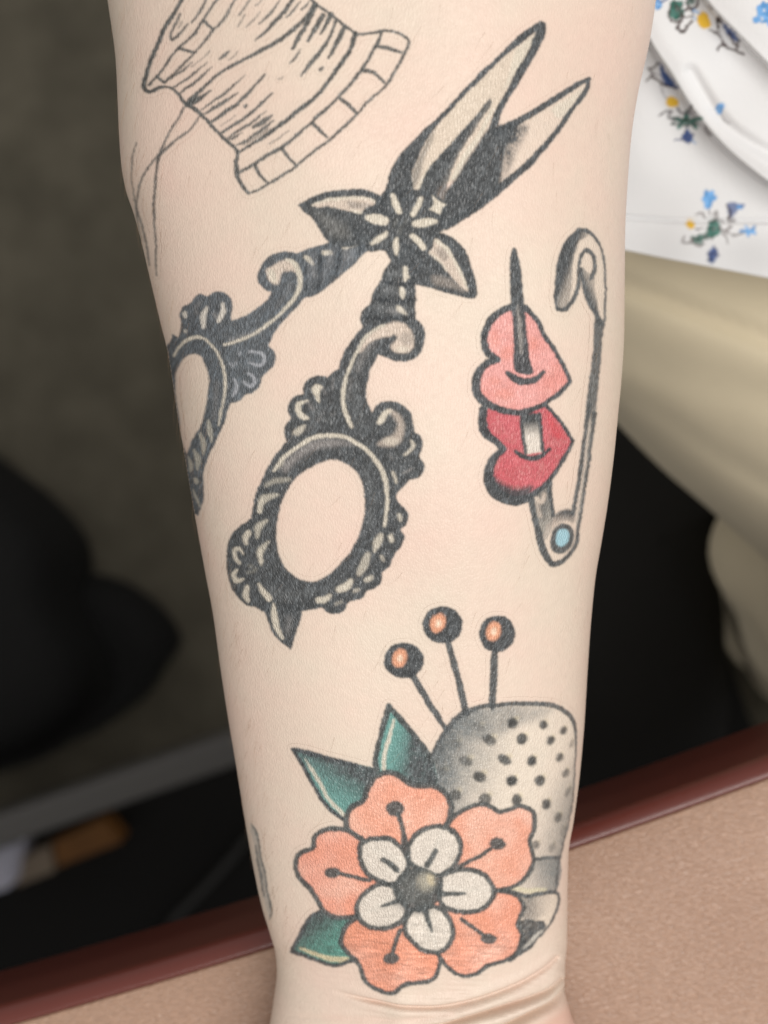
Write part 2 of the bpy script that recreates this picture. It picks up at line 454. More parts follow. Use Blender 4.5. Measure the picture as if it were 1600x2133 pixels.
def build_arm():
    ys = np.concatenate([np.arange(-900, -20, 20), np.arange(-20, 1900, 3.0), np.arange(1900, 2200, 1.6), np.arange(2200, 3061, 14)])
    NU = 384
    l = pchip(Ly, Lx, ys); r = pchip(Ry, Rx, ys); D = pchip(Dy, Dv, ys); k = pchip(Ky, Kv, ys)
    # gentle smoothing of the outline
    m1 = (l - 800) / F; m2 = (r - 800) / F
    s1 = np.sqrt(1 + (k*m1)**2); s2 = np.sqrt(1 + (k*m2)**2)
    a = (m2 - m1) * D / (s1 + s2); c = m2 * D - a * s2; b = k * a
    # round the far end of the palm and the cut end of the upper arm
    th = np.linspace(0, 2*np.pi, NU, endpoint=False)
    ct, st = np.cos(th)[None, :], np.sin(th)[None, :]
    e = 2 / 2.12
    X = c[:, None] + a[:, None] * np.sign(ct) * np.abs(ct)**e
    Zs = b[:, None] * np.sign(st) * np.abs(st)**e
    Y = np.repeat(((1066.5 - ys) / F * D)[:, None], NU, 1)
    Z = CZ - D[:, None] + Zs
    # low relief of muscle and tendons
    top = np.clip(st, 0, 1)
    px = 800 + X / (CZ - Z) * F; py = 1066.5 - Y / (CZ - Z) * F
    rel = 0.0007*np.sin(px/140.0 + py/420.0)*np.cos(py/330.0 + 1.0) + 0.0004*np.sin(px/70.0 - py/190.0)
    tend = 0.0006*np.exp(-((px - (830 + (py - 2000)*0.02))/28.0)**2) * np.clip((py - 1500)/500, 0, 1)
    Z += (rel + tend) * top
    Z += top*np.clip((py - 1880)/160, 0, 1)*0.000045*np.sin(py/1.9 + 0.9*np.sin(px/37.0) + 1.6*np.sin(px/101.0 + py/60.0) - px*0.055)*(0.6 + 0.4*np.sin(px/23.0 + py/31.0))
    # wrist folds
    flush = np.zeros_like(px)
    def crease(P, depth, width, bulge, lo=None):
        nonlocal Z, flush
        Pc = catmull(np.array(P, float), False, 8)
        dd = seg_dist(px, py, Pc)
        yi = np.interp(px, Pc[:, 0], Pc[:, 1]); side = np.sign(py - yi)
        L0, L1 = Pc[0, 0], Pc[-1, 0]
        fade = np.clip((px - L0 + 10)/90.0, 0, 1) * np.clip((L1 + 45 - px)/40.0, 0, 1)
        mask = (top > 0.05) & (py > 1900) & (py < 2300)
        g = -depth*np.exp(-(dd/width)**2) + bulge*np.exp(-((dd - 2.6*width)/(2.2*width))**2)
        Z += np.where(mask, g*fade, 0)
        flush = np.maximum(flush, np.where(mask, 0.15*fade*np.exp(-(dd/(width*1.3))**2), 0))
    crease([(700, 2068), (775, 2086), (884, 2099), (979, 2087), (1074, 2054), (1131, 2021), (1160, 1995)], 0.0009, 4.5, 0.0005)
    crease([(860, 2150), (936, 2132), (1050, 2098), (1135, 2066), (1170, 2038)], 0.0020, 5.5, 0.0010)
    crease([(960, 2180), (1040, 2146), (1116, 2108), (1154, 2086), (1178, 2058)], 0.0026, 7.5, 0.0011)
    crease([(600, 2112), (720, 2124), (860, 2122), (940, 2108)], 0.00016, 6.0, 0.0001)
    yl = np.interp(px, [500, 960, 1040, 1116, 1178, 1300], [2300, 2180, 2146, 2108, 2058, 2000])
    flush = np.maximum(flush, np.clip((py - yl)/50, 0, 1)*0.8)
    V = np.stack([X, Y, Z], -1).reshape(-1, 3)
    nr = len(ys)
    quads = grid_faces(nr, NU, True)[:, ::-1]
    n0 = len(V)
    caps = [list(range(NU)), list(range((nr-1)*NU + NU - 1, (nr-1)*NU - 1, -1))]
    tris = np.concatenate([quads[:, [0, 1, 2]], quads[:, [0, 2, 3]]])
    # fingers and thumb, resting half curled on the table beyond the frame
    extraV, extraF = [], []
    def finger(pts, rad):
        P = catmull(np.array(pts), False, 5)
        R = np.interp(np.linspace(0, 1, len(P)), np.linspace(0, 1, len(rad)), rad)
        P = np.concatenate([P, P[-1:] + (P[-1:] - P[-2:-1])*0.4, P[-1:] + (P[-1:] - P[-2:-1])*0.65]); R = np.concatenate([R, [R[-1]*0.75, R[-1]*0.3]])
        v, f = tube(P, list(R), 20)
        off = n0 + len(extraV)
        extraV.extend([tuple(q) for q in v]); extraF.extend([tuple(i + off for i in g) for g in f])
    zt = CZ - 0.299
    for i, (x, ln) in enumerate(((540, 0.060), (700, 0.075), (880, 0.080), (1060, 0.072))):
        bx, by, _ = W(x, 3000, 0.3)
        tx = bx*1.12
        finger([(bx, by + 0.02, zt), (bx, by, zt + 0.001), (tx, by - ln*0.5, zt + 0.012), (tx*1.02, by - ln*0.85, zt + 0.004), (tx, by - ln, zt - 0.003)], [0.0095, 0.0095, 0.0088, 0.0078, 0.007])
    bx, by, _ = W(1270, 2500, 0.3)
    finger([(bx - 0.012, by + 0.015, zt), (bx + 0.004, by - 0.005, zt), (bx + 0.02, by - 0.032, zt + 0.003), (bx + 0.026, by - 0.058, zt)], [0.012, 0.012, 0.0105, 0.0085])
    me = bpy.data.meshes.new("arm")
    allV = np.concatenate([V, np.array(extraV)])
    faces = quads.tolist() + caps + extraF
    me.from_pydata(allV.tolist(), [], faces)
    me.update()
    me.polygons.foreach_set("use_smooth", np.ones(len(me.polygons), bool))
    at = me.attributes.new("flush", 'FLOAT', 'POINT')
    fl = np.zeros(len(allV), np.float32); fl[:n0] = flush.ravel()
    at.data.foreach_set("value", fl)
    me.materials.append(M_SKIN)
    o = bpy.data.objects.new("arm", me); COL.objects.link(o)
    o.parent = person; o.matrix_parent_inverse = person.matrix_basis.inverted()
    # smooth vertex normals for the ink
    nrm = np.zeros_like(V)
    fn = np.cross(V[tris[:, 1]] - V[tris[:, 0]], V[tris[:, 2]] - V[tris[:, 0]])
    for k in range(3): 
        for ax in range(3): nrm[:, ax] += np.bincount(tris[:, k], fn[:, ax], len(V))
    nrm /= np.linalg.norm(nrm, axis=1)[:, None] + 1e-12
    return o, V, tris, nrm
arm, AV, AT, AN = build_arm()
#--TATTOO--
# ------------------------------------------------------------------ tattoo drawing (ink laid down on a flat sheet, then put on the skin)
class Sheet:
    def __init__(s, x0, y0, x1, y1):
        s.x0, s.y0 = x0, y0
        s.w, s.h = int(x1 - x0), int(y1 - y0)
        s.col = np.zeros((s.h, s.w, 3)); s.a = np.zeros((s.h, s.w)); s.reg = np.zeros((s.h, s.w), np.int32)
        s.cur = 1
        def noise(sig):
            fy = np.fft.fftfreq(s.h)[:, None]; fx = np.fft.rfftfreq(s.w)[None, :]
            g = np.exp(-2*(np.pi*sig)**2*(fx**2 + fy**2))
            n = np.fft.irfft2(np.fft.rfft2(rng.standard_normal((s.h, s.w)))*g, s=(s.h, s.w))
            return n / n.std()
        s.wx, s.wy = noise(10)*0.6 + noise(1.8)*0.55, noise(10)*0.6 + noise(1.8)*0.55      # hand wobble
        s.grain = noise(1.3); s.cloud = noise(7); s.cloud2 = noise(16)
    def box(s, P, m):
        x0 = max(int(P[:, 0].min() - m - s.x0), 0); x1 = min(int(P[:, 0].max() + m - s.x0) + 2, s.w)
        y0 = max(int(P[:, 1].min() - m - s.y0), 0); y1 = min(int(P[:, 1].max() + m - s.y0) + 2, s.h)
        if x1 <= x0 or y1 <= y0: return None
        sl = (slice(y0, y1), slice(x0, x1))
        Y, X = np.mgrid[y0:y1, x0:x1].astype(float)
        return sl, X + s.x0 + s.wx[sl], Y + s.y0 + s.wy[sl]
    def over(s, sl, m, c):
        c = lin(c)/KL if not callable(c) else c
        a0 = s.a[sl]; a1 = m + a0*(1 - m)
        sa = np.maximum(a1, 1e-6)[..., None]
        s.col[sl] = (np.asarray(c)*m[..., None] + s.col[sl]*(a0*(1 - m))[..., None]) / sa
        s.a[sl] = a1
        r = s.reg[sl]; r[m > 0.12] = s.cur; 
        r[(m > 0.004) & (r == 0)] = s.cur
    def poly(s, P, c, alpha=1.0, feather=2.2, smooth=True, grad=None, sub=6, mottle=0.0):
        P = path(P, True, sub) if smooth else np.asarray(P, float)
        b = s.box(P, feather + 4)
        if b is None: return
        sl, X, Y = b
        ins = np.zeros(X.shape, bool); d2 = np.full(X.shape, 1e12)
        Q = np.roll(P, -1, 0)
        for (ax, ay), (bx, by) in zip(P, Q):
            dx, dy = bx - ax, by - ay; l2 = dx*dx + dy*dy
            if l2 < 1e-9: continue
            t = np.clip(((X-ax)*dx + (Y-ay)*dy)/l2, 0, 1)
            np.minimum(d2, (X-ax-t*dx)**2 + (Y-ay-t*dy)**2, out=d2)
            if dy != 0:
                cr = ((ay > Y) != (by > Y)) & (X < ax + (Y-ay)*dx/dy)
                ins ^= cr
        sd = np.sqrt(d2); sd = np.where(ins, -sd, sd)
        m = np.clip(0.5 - sd/feather, 0, 1); m = m*m*(3 - 2*m)*alpha
        if grad is not None: m = m*np.clip(grad(X, Y, -sd), 0, 1)
        if mottle: m = np.clip(m*(1 + mottle*s.grain[sl] + mottle*0.6*s.cloud[sl]), 0, 1)
        s.over(sl, m, c)
    def line(s, P, w, c, alpha=1.0, feather=2.2, smooth=True, sub=6):
        """w: one width or one per point"""
        P = np.array([(p[0], p[1]) for p in P], float)
        ws = np.full(len(P), float(w)) if not hasattr(w, '__len__') else np.interp(np.linspace(0, 1, len(P)), np.linspace(0, 1, len(w)), w)
        PW = np.concatenate([P, ws[:, None]], 1)
        if smooth and len(P) > 2: PW = catmull(PW, False, sub)
        b = s.box(PW, PW[:, 2].max()/2 + feather + 4)
        if b is None: return
        sl, X, Y = b
        best = np.full(X.shape, 1e9)
        for (ax, ay, aw), (bx, by, bw) in zip(PW[:-1], PW[1:]):
            dx, dy = bx - ax, by - ay; l2 = dx*dx + dy*dy + 1e-9
            t = np.clip(((X-ax)*dx + (Y-ay)*dy)/l2, 0, 1)
            np.minimum(best, np.hypot(X-ax-t*dx, Y-ay-t*dy) - (aw + (bw-aw)*t)/2, out=best)
        m = np.clip(0.5 - best/feather, 0, 1); m = m*m*(3 - 2*m)*alpha
        s.over(sl, m, c)
    def dot(s, x, y, rx, ry, c, alpha=1.0, feather=2.5, rot=0.0, grad=None):
        t = np.linspace(0, 2*np.pi, 28, endpoint=False); r = math.radians(rot)
        ux, uy = rx*np.cos(t), ry*np.sin(t)
        P = np.stack([x + ux*math.cos(r) - uy*math.sin(r), y + ux*math.sin(r) + uy*math.cos(r)], 1)
        s.poly(P, c, alpha, feather, False, grad)

def patchy(kind, k=1.0, bias=0.0):
    """uneven saturation of a colour fill"""
    def g(X, Y, d):
        F_ = S.cloud2 if kind == 2 else S.cloud
        jx = np.clip((X - S.x0).astype(int), 0, S.w-1); jy = np.clip((Y - S.y0).astype(int), 0, S.h-1)
        return np.clip(bias + k*F_[jy, jx], 0, 1)
    return g

def path(P, closed, sub=6):
    """points; a point with a third entry is a sharp corner"""
    xy = [(p[0], p[1]) for p in P]; cn = [i for i, p in enumerate(P) if len(p) > 2]
    if not cn or not closed:
        return catmull(np.array(xy, float), closed, sub)
    out = []; n = len(xy)
    for a, b in zip(cn, cn[1:] + [cn[0] + n]):
        run = [xy[i % n] for i in range(a, b + 1)]
        out.append(catmull(np.array(run, float), False, sub)[:-1])
    return np.concatenate(out)

def ramp(p0, p1, a0, a1, power=1.0):
    (x0, y0), (x1, y1) = p0, p1
    dx, dy = x1 - x0, y1 - y0; l2 = dx*dx + dy*dy
    def g(X, Y, d):
        t = np.clip(((X-x0)*dx + (Y-y0)*dy)/l2, 0, 1)
        t = t*t*(3-2*t)
        return a0 + (a1 - a0)*t**power
    return g

INK = (77, 81, 84); INK2 = (86, 90, 92); CREAM = (223, 213, 196); WHITE = (228, 219, 207); PALE = (222, 204, 188)
FADE = (86, 88, 87)
S = Sheet(180, -160, 1400, 2110)
REG = {}     # region id -> (tattoo, piece name, label)
def region(t, piece, label=None):
    i = len(REG) + 1
    REG[i] = (t, piece, label); S.cur = i

def SL(P, w, c, a=1.0):
    S.line(P, np.asarray(w)*1.15 if hasattr(w, '__len__') else w*1.15, c, min(1, a*1.03), 3.0)
# ---- thread spool -------------------------------------------------
region("thread_spool_tattoo", "body")
HL = [  # thread hatching: x0,y0,x1,y1,width
 (345,170,402,130,4.5),(360,185,432,130,5),(375,195,442,139,5.5),(400,140,437,107,3),(457,122,477,105,7),(477,125,497,107,3.5),
 (420,230,512,157,5),(427,237,495,192,7),(460,262,492,240,3),(475,287,555,232,5.5),(520,287,570,250,7),(505,302,560,268,4),
 (527,265,568,240,9),(472,292,505,277,4.5),(490,302,527,285,5),(497,32,522,0,4),(512,57,542,25,4),(540,50,585,0,4.5),(595,37,627,0,4.5),
 (627,20,645,0,4.5),(605,132,627,102,5),(580,167,590,160,3),(495,55,510,32,3.5),(532,12,545,0,3.5),(500,32,520,0,3.5),(508,222,514,217,7),(666,145,674,138,7),
 (468,232,473,226,4),(560,300,600,272,4),(455,52,475,20,3)]
for x0, y0, x1, y1, w in HL:
    SL([(x0, y0), ((x0+x1)/2 - (y1-y0)*0.03, (y0+y1)/2 + 1.5), (x1, y1)], [w*0.55, w, w*0.35] if w > 4 else w*0.8, FADE, 0.88 if w > 4 else 0.6)
for P, w in (
 ([(392,215),(420,187),(460,152),(507,125),(570,92),(617,57),(642,30),(656,10)], [12,7,6,6,8,8,8,10]),
 ([(395,216),(418,205),(440,190)], [12,9,3]),
 ([(442,252),(495,215),(552,157)], [6,7,4]), ([(462,277),(515,242),(567,195)], [5,6,3.5]),
 ([(532,85),(562,57),(588,28),(612,-4)], [2,7,8,7]), ([(610,100),(635,57),(655,15)], [7,9,10]), ([(642,85),(658,58),(672,32)], [5,9,9]),
 ([(667,72),(680,50),(690,30)], [4,8,10]), ([(627,160),(648,130),(670,105),(690,72),(700,45)], [3,8,8,6,5]), ([(685,120),(700,92),(717,58)], [4,9,9])):
    SL(P, w, FADE, 0.92)
SL([(740,70),(736,85),(730,103),(712,130),(687,166),(665,193),(635,220),(600,247),(562,276),(530,297),(497,318)], [8,9,8,9,7,7,8,8,7,6,5], FADE, 0.95)
SL([(640,-20),(650,0),(660,10),(685,27),(710,47),(740,70)], 6, FADE, 0.9)
SL([(344,180),(360,186),(375,199),(386,214),(405,227),(420,240),(440,260),(460,282),(476,297),(492,313),(495,322),(492,340),(494,366),(501,382),(516,402)], [5,5,6,6,7,7,7,7,6,7,7,8,8,7,5], FADE, 0.93)
region("thread_spool_tattoo", "flange")
SL([(516,402),(540,395),(560,382),(582,370),(617,346),(650,320),(685,292),(727,255),(745,236),(772,207),(797,184),(810,170),(825,145),(840,117),(850,97),(852,86),(842,76),(822,67),(800,65),(775,69),(741,72)], [4,5,4.5,5,5,5,5,6,5.5,5,4.5,6,6,6,5,4.5,4.5,5,5,5,5], FADE, 0.9)
SL([(795,69),(782,97),(767,125),(750,150),(730,177),(705,202),(692,217),(660,242),(650,255),(618,282),(587,307),(545,332),(497,360)], [6,7,6,7,6,6,6,7,5,6,6.5,7,5], FADE, 0.92)
for P in ([(782,97),(806,99),(835,110)], [(757,147),(780,152),(800,172)], [(710,207),(727,220),(745,235)], [(652,257),(680,285)], [(587,307),(600,327),(615,343)], [(532,345),(540,362),(557,380)]):
    SL(P, [7,7,5], FADE, 0.9)
region("thread_spool_tattoo", "flange")
SL([(450,-110),(400,-40),(380,-2),(357,37),(340,67),(320,115),(306,155),(301,175),(304,188),(314,191),(332,183),(345,180)], [7,8,8,7,8,8,8,8,7,7,6,5], FADE, 0.95)
SL([(500,-70),(452,0),(432,30),(425,42),(405,70),(372,100),(345,137),(325,162),(311,178)], 5, FADE, 0.9)
SL([(540,-70),(487,5),(467,40),(445,62),(415,100),(395,122),(370,147),(345,171)], 4.6, FADE, 0.85)
SL([(445,-30),(430,0),(415,27),(399,47)], [4,5,5,4], FADE, 0.85)
for P in ([(425,42),(444,61)], [(375,100),(390,105),(402,108)], [(327,160),(343,171)]): SL(P, 5.5, FADE, 0.9)
SL([(448,-112),(490,-140),(540,-146),(600,-128),(634,-70),(642,-18)], 6, FADE, 0.9)
SL([(375,30),(365,52),(356,77),(360,83),(378,66),(391,50)], [5,4,6,5,5,3], FADE, 0.85)
SL([(372,58),(378,46)], 4, FADE, 0.5)
region("thread_spool_tattoo", "loose_thread")
SL([(387,219),(370,250),(350,282),(342,300),(332,327),(326,362),(322,400),(321,430),(322,467),(325,505),(326,540),(327,576)], [4,4,4.5,5,6,5,5,5,4,4,3.5,2.5], FADE, 0.82)
SL([(417,242),(395,270),(355,302),(340,316),(320,335),(300,367),(290,400),(286,430),(292,455),(302,492),(309,530),(311,552)], [4,4,5.5,6,4,4,3.5,3.5,3.5,3.5,3.5,3], FADE, 0.8)
SL([(284,298),(277,325),(275,362),(280,405),(286,440),(288,467),(296,502)], [2.5,3,3.2,3.2,3.2,3,2], FADE, 0.75)

# ---- scissors ------------------------------------------------------
SC = "scissors_tattoo"
region(SC, "handle", "oval ring handle half wrapped round the left edge of the arm")
LH = (84, 92, 99)
lh = [(685,505),(665,512),(640,520),(617,527),(602,525),(585,525),(565,530),(552,542),(540,562),(537,580),(545,597),(557,605),(566,607,1),(562,615),(552,627),(535,642),(515,655),(495,665),(483,668,1),
 (485,640),(480,622),(465,610),(447,610),(433,618,1),(425,614),(417,611),(405,620),(400,631,1),(390,634),(380,640),(376,655),(377,672),(375,688),(371,704,1),(360,697),(355,710),(340,730),(330,800),(340,900),(360,980),(380,1050),(412,1076,1),
 (418,1060),(424,1040),(425,1016),(423,992),(425,974,1),(438,944),(448,924),(460,900),(468,880),(474,860),(480,840,1),(490,838),(504,832),(511,822,1),(530,816),(542,804),(546,788),(552,778,1),(568,764),(574,748),(572,732),(561,719,1),(566,708),(572,695),(582,680),(602,657),(622,635),(634,621,1),(650,617),(667,610),(690,592),(712,572),(740,550),(757,530),(775,515),(790,470),(700,490)]
S.poly(lh, LH, 0.96, mottle=0.004)
# the skin left free inside the ring
hole1 = [(400,738),(416,742),(428,758),(434,780),(435,804),(432,832),(426,860),(418,888),(406,910),(396,928),(389,942),(380,920),(374,880),(369,840),(366,800),(368,776),(374,760),(384,746)]
def cut(P, feather=3.0):
    P = path(P, True, 6); b = S.box(P, 6); sl, X, Y = b
    ins = np.zeros(X.shape, bool); Q = np.roll(P, -1, 0); d2 = np.full(X.shape, 1e12)
    for (ax, ay), (bx, by) in zip(P, Q):
        dx, dy = bx-ax, by-ay; l2 = dx*dx+dy*dy+1e-9
        t = np.clip(((X-ax)*dx+(Y-ay)*dy)/l2, 0, 1)
        np.minimum(d2, (X-ax-t*dx)**2+(Y-ay-t*dy)**2, out=d2)
        if dy != 0: ins ^= ((ay > Y) != (by > Y)) & (X < ax+(Y-ay)*dx/dy)
    sd = np.where(ins, -np.sqrt(d2), np.sqrt(d2))
    S.a[sl] *= 1 - np.clip(0.5 - sd/feather, 0, 1)
cut(hole1)
cr = lambda P, w, a=0.9, f=3.0: S.line(P, w, CREAM, a, f)
gr = lambda P, w, a=0.45, f=7.0: S.line(P, w*0.7 if not hasattr(w, '__len__') else w, (172,166,162), a, f*1.8)
S.poly([(555,562),(565,555),(580,545),(600,541),(613,551),(618,566),(605,564),(592,565),(586,572),(581,590),(572,592),(559,582)], PALE, 0.9, 7)
S.poly([(557,566),(566,560),(574,572),(576,588),(566,588)], CREAM, 0.8, 5)
cr([(598,540),(610,545),(619,557),(625,574),(624,595),(615,616),(601,635),(580,657),(555,678),(530,695),(500,709),(468,719)], [5,9,10,11,10,8,7,6,6,6,6,6])
gr([(606,590),(596,615),(575,640)], 8, 0.18); gr([(540,690),(510,700),(480,708)], 10, 0.3)
cr([(636,536),(645,541),(652,549)], [8,11,6]); cr([(673,526),(688,527)], [9,10]); cr([(716,515),(742,509)], [9,8])
gr([(652,549),(655,575)], 8, 0.3); gr([(688,528),(686,545)], 8, 0.3); gr([(718,518),(720,535)], 14, 0.25); gr([(660,575),(672,590)], 8, 0.12)
for P, w in (([(386,652),(387,661)],[9,6]), ([(431,640),(423,660),(424,680)],[6,13,8]), ([(464,632),(466,650),(457,668)],[5,11,9])): S.line(P, w, WHITE, 0.85, 4)
gr([(416,630),(408,642),(410,652)], 6, 0.4); gr([(446,655),(452,662)], 7, 0.5); S.dot(386,690,4,4,WHITE,0.7,4)
cr([(363,742),(374,722),(388,709),(406,702),(424,706),(440,718),(454,739),(464,761),(469,785),(470,812),(466,840),(460,864),(456,886)], [4,5,7,7,5,5,5,6,6,6,5,5,4])
gr([(452,800),(450,840),(446,870)], 9, 0.3, 9)
B1 = (176, 178, 184)
for P in ([(519,731),(534,733),(547,737),(551,750),(545,759),(533,760),(519,755)], [(516,778),(528,786),(531,797),(523,804),(510,796)], [(489,789),(495,803),(490,818),(485,825)]):
    S.line(P, [4,7,8,7,4], B1, 0.85, 3)
for x, y in ((480,758),(492,755),(498,735),(486,762)): S.dot(x, y, 3.5, 3.5, B1, 0.6, 4)
for P, w in (([(434,876),(438,898),(440,920)],[5,11,4]), ([(419,902),(424,925),(423,947)],[5,11,4]), ([(405,938),(412,955),(409,975)],[5,11,5]), ([(393,950),(397,965),(396,980)],[4,9,5]), ([(406,997),(410,1004)],8), ([(402,1020),(410,1040),(417,1056)],[3,6,3])):
    S.line(P, w, (196,190,176), 0.75, 4)

for P in ([(652,534),(648,560),(640,590)], [(690,522),(684,548),(672,578)], [(735,512),(728,538),(712,560)]): S.line(P, [14,20,10], (128,130,134), 0.42, 14)
for P in ([(632,532),(636,560),(640,600)], [(668,518),(668,550),(664,600)], [(708,508),(706,540),(698,575)], [(752,505),(748,525)]): S.line(P, [5,7,6], (60,66,72), 0.8, 5)
region(SC, "handle", "oval ring handle with a clear skin centre and scalloped rim")
rh = [(812,547),(797,567),(792,585),(775,612),(770,632),(755,647),(752,667),(757,680,1),(745,692),(730,712),(715,737),(710,752),(707,768,1),(692,777),(682,787,1),(670,782),(652,784),(637,795),(632,810),(634,820,1),(617,825),(602,840),(600,857),(606,872,1),(595,885),(592,902),(597,920,1),(585,935),(570,955),(559,972),(547,998),(533,1029),(528,1048),(524,1078,1),(506,1092),(489,1106),(478,1125),(473,1147),(472,1174),(476,1202),(484,1227),(498,1246),(514,1262),(531,1265),(547,1273),(554,1276,1),
 (627,1275,1),(643,1271),(671,1266,1),(682,1276),(701,1279),(718,1271),(725,1257,1),(740,1251),(756,1246),(764,1232,1),(784,1224),(795,1210),(796,1194,1),(811,1180),(822,1158),(826,1150,1),(839,1133),(843,1117),(836,1103,1),(847,1092),(851,1078),(847,1062),(836,1053,1),(828,1042),(828,1029),(842,1013,1),(855,1000),(875,992),(884,975),(882,962),(872,950,1),(877,937),(881,922),(877,907),(865,900,1),(862,882),(857,862),(842,845),(822,837),(800,837),(782,847),(774,860,1),(766,837),(764,812),(767,790),(772,770),(782,752),(790,740,1),(805,745),(825,752),(850,752),(870,740),(882,720),(885,695),(877,675),(866,662,1),(865,635),(867,605),(865,585),(880,540),(830,500)]
S.poly(rh, INK, 0.985, mottle=0.004)
cut([(693,957),(712,962),(734,976),(748,993),(756,1015),(760,1045),(758,1078),(748,1114),(731,1144),(709,1174),(682,1199),(654,1212),(632,1210),(608,1196),(591,1177),(580,1150),(576,1119),(580,1078),(588,1045),(599,1020),(619,993),(638,979),(660,967)])
S.poly([(768,700),(797,680),(825,670),(845,675),(857,690),(862,712),(857,727),(842,735),(822,732),(814,720),(822,712),(829,702),(822,696),(810,700),(792,704),(772,714),(756,732),(748,735)], PALE, 0.95, 7)
for P in ([(812,572),(828,570),(858,572)], [(800,606),(822,606),(856,608)], [(782,640),(806,644),(852,646)]): S.line(P, [9,16,10], (126,128,129), 0.45, 12)
for P in ([(800,588),(830,592),(866,588)], [(782,622),(820,628),(866,624)], [(762,660),(800,664),(862,662)]): S.line(P, [6,7,6], (52,56,60), 0.85, 5)
S.dot(848,705,16,14,INK,0.3,14); gr([(775,715),(760,738),(745,768)], 14, 0.4, 14)
S.dot(838,727,14,6,CREAM,0.6,6)
cr([(800,677),(772,692),(753,716),(740,740),(730,765),(722,785),(717,806),(715,832),(720,860),(731,888)], [4,6,7,7,7,7,9,8,9,7])
gr([(732,790),(726,830)], 8, 0.3, 10)
cr([(844,560),(847,570),(844,581)], [10,15,9]); cr([(837,601),(839,610),(839,619)], [9,12,7]); S.poly([(826,636),(836,640),(848,654),(838,653),(824,646)], CREAM, 0.8, 5); gr([(812,648),(830,650)], 10, 0.3)
S.poly([(650,811),(660,801),(675,806),(667,816),(666,840),(657,828)], CREAM, 0.95, 3); gr([(672,808),(680,822)], 5, 0.4, 4)
cr([(640,836),(624,841),(621,853),(628,865),(642,870)], [5,10,12,11,6]); gr([(642,840),(652,852)], 7, 0.5); S.poly([(610,902),(620,890),(637,884),(634,894),(622,906)], CREAM, 0.75, 7)
gr([(668,868),(664,876)], 5, 0.35); gr([(690,865),(697,862)], 4, 0.25); gr([(695,787),(695,810)], 4, 0.4, 3); gr([(640,895),(650,890)], 6, 0.2)
S.poly([(787,882),(792,866),(806,853),(818,856),(806,868),(800,880)], CREAM, 0.95, 6)
S.poly([(812,856),(830,862),(842,885),(838,912),(822,928),(802,931),(787,925),(800,915),(822,902),(828,882)], PALE, 0.62, 12)
S.dot(814,920,16,8,CREAM,0.5,8)
for P, w in (([(760,980),(775,1030),(770,1090)],14), ([(560,1230),(600,1240),(650,1235)],16), ([(655,860),(690,880)],14), ([(745,800),(742,840),(752,880)],16)): S.line(P, w, (120,123,124), 0.3, 14)
cr([(857,918),(861,925),(857,934),(845,946)], [6,8,7,4], 0.75); gr([(840,985),(850,982),(858,975)], 6, 0.5, 4); cr([(819,986),(822,995),(825,1006)], [7,7,5], 0.7); gr([(812,948),(818,955)], 6, 0.3)
cr([(570,980),(587,958),(617,934),(645,916),(680,907),(715,910),(745,925),(772,946),(792,973),(804,1003),(807,1030),(806,1060),(801,1095)], [6,7,8,9,9,9,9,9,9,9,8,8,6])
S.poly([(585,970),(620,938),(650,921),(690,914),(735,926),(700,930),(650,940),(615,965),(595,985)], (176,168,164), 0.5, 16)
for P, w, a in (([(556,1010),(575,1002),(602,999)],[9,12,8],0.5), ([(542,1064),(549,1040),(578,1030)],[10,17,6],0.75), ([(536,1118),(538,1098),(556,1084)],[6,14,6],0.8), ([(545,1174),(542,1148),(558,1128)],[5,15,5],0.8), ([(575,974),(590,962)],[8,6],0.5)):
    S.line(P, w, (206,198,182), a, 6)
S.line([(541,1064),(546,1044)], [9,6], CREAM, 0.8, 4); S.line([(544,1172),(542,1146)], [4,9], CREAM, 0.8, 4)
cr([(516,1110),(511,1120),(514,1132)], [13,13,7], 0.85, 5); cr([(507,1152),(498,1142),(489,1147),(490,1158),(499,1172)], [4,8,9,9,5], 0.8)
cr([(494,1186),(487,1198),(494,1209),(506,1205)], [6,10,10,5], 0.85); cr([(514,1222),(512,1240),(516,1252)], [9,13,8], 0.85); cr([(540,1216),(547,1230),(561,1246)], [5,10,13])
for x, y in ((522,1178),(529,1190),(518,1192),(533,1184)): S.dot(x, y, 6, 4, (150,146,136), 0.4, 6)
for P, w, a in (([(665,1251),(678,1249),(688,1240)],[12,13,7],0.85), ([(708,1229),(722,1221),(731,1210)],[14,17,9],0.9), ([(748,1194),(758,1176),(766,1156)],[12,19,12],0.6), ([(780,1148),(786,1130),(793,1116)],[5,17,12],0.75),
    ([(815,1118),(818,1127)],[11,9],0.85), ([(796,1160),(799,1166)],[8,7],0.55), ([(762,1209),(773,1204)],[9,11],0.7), ([(740,1232),(746,1229)],[9,8],0.55), ([(832,1074),(835,1084)],[9,7],0.65), ([(700,1258),(712,1254)],5,0.4)):
    S.line(P, w, CREAM, a, 6)
region(SC, "leaf", "small pointed leaf hanging from the lower ring")
S.poly([(548,1262),(556,1285),(562,1305),(569,1320),(586,1338),(606,1354,1),(611,1337),(621,1306),(628,1280),(625,1255,1)], INK, 0.985)
cr([(570,1258),(571,1280),(577,1305),(589,1330)], [4,12,13,6]); gr([(602,1290),(600,1318)], 12, 0.3, 12)

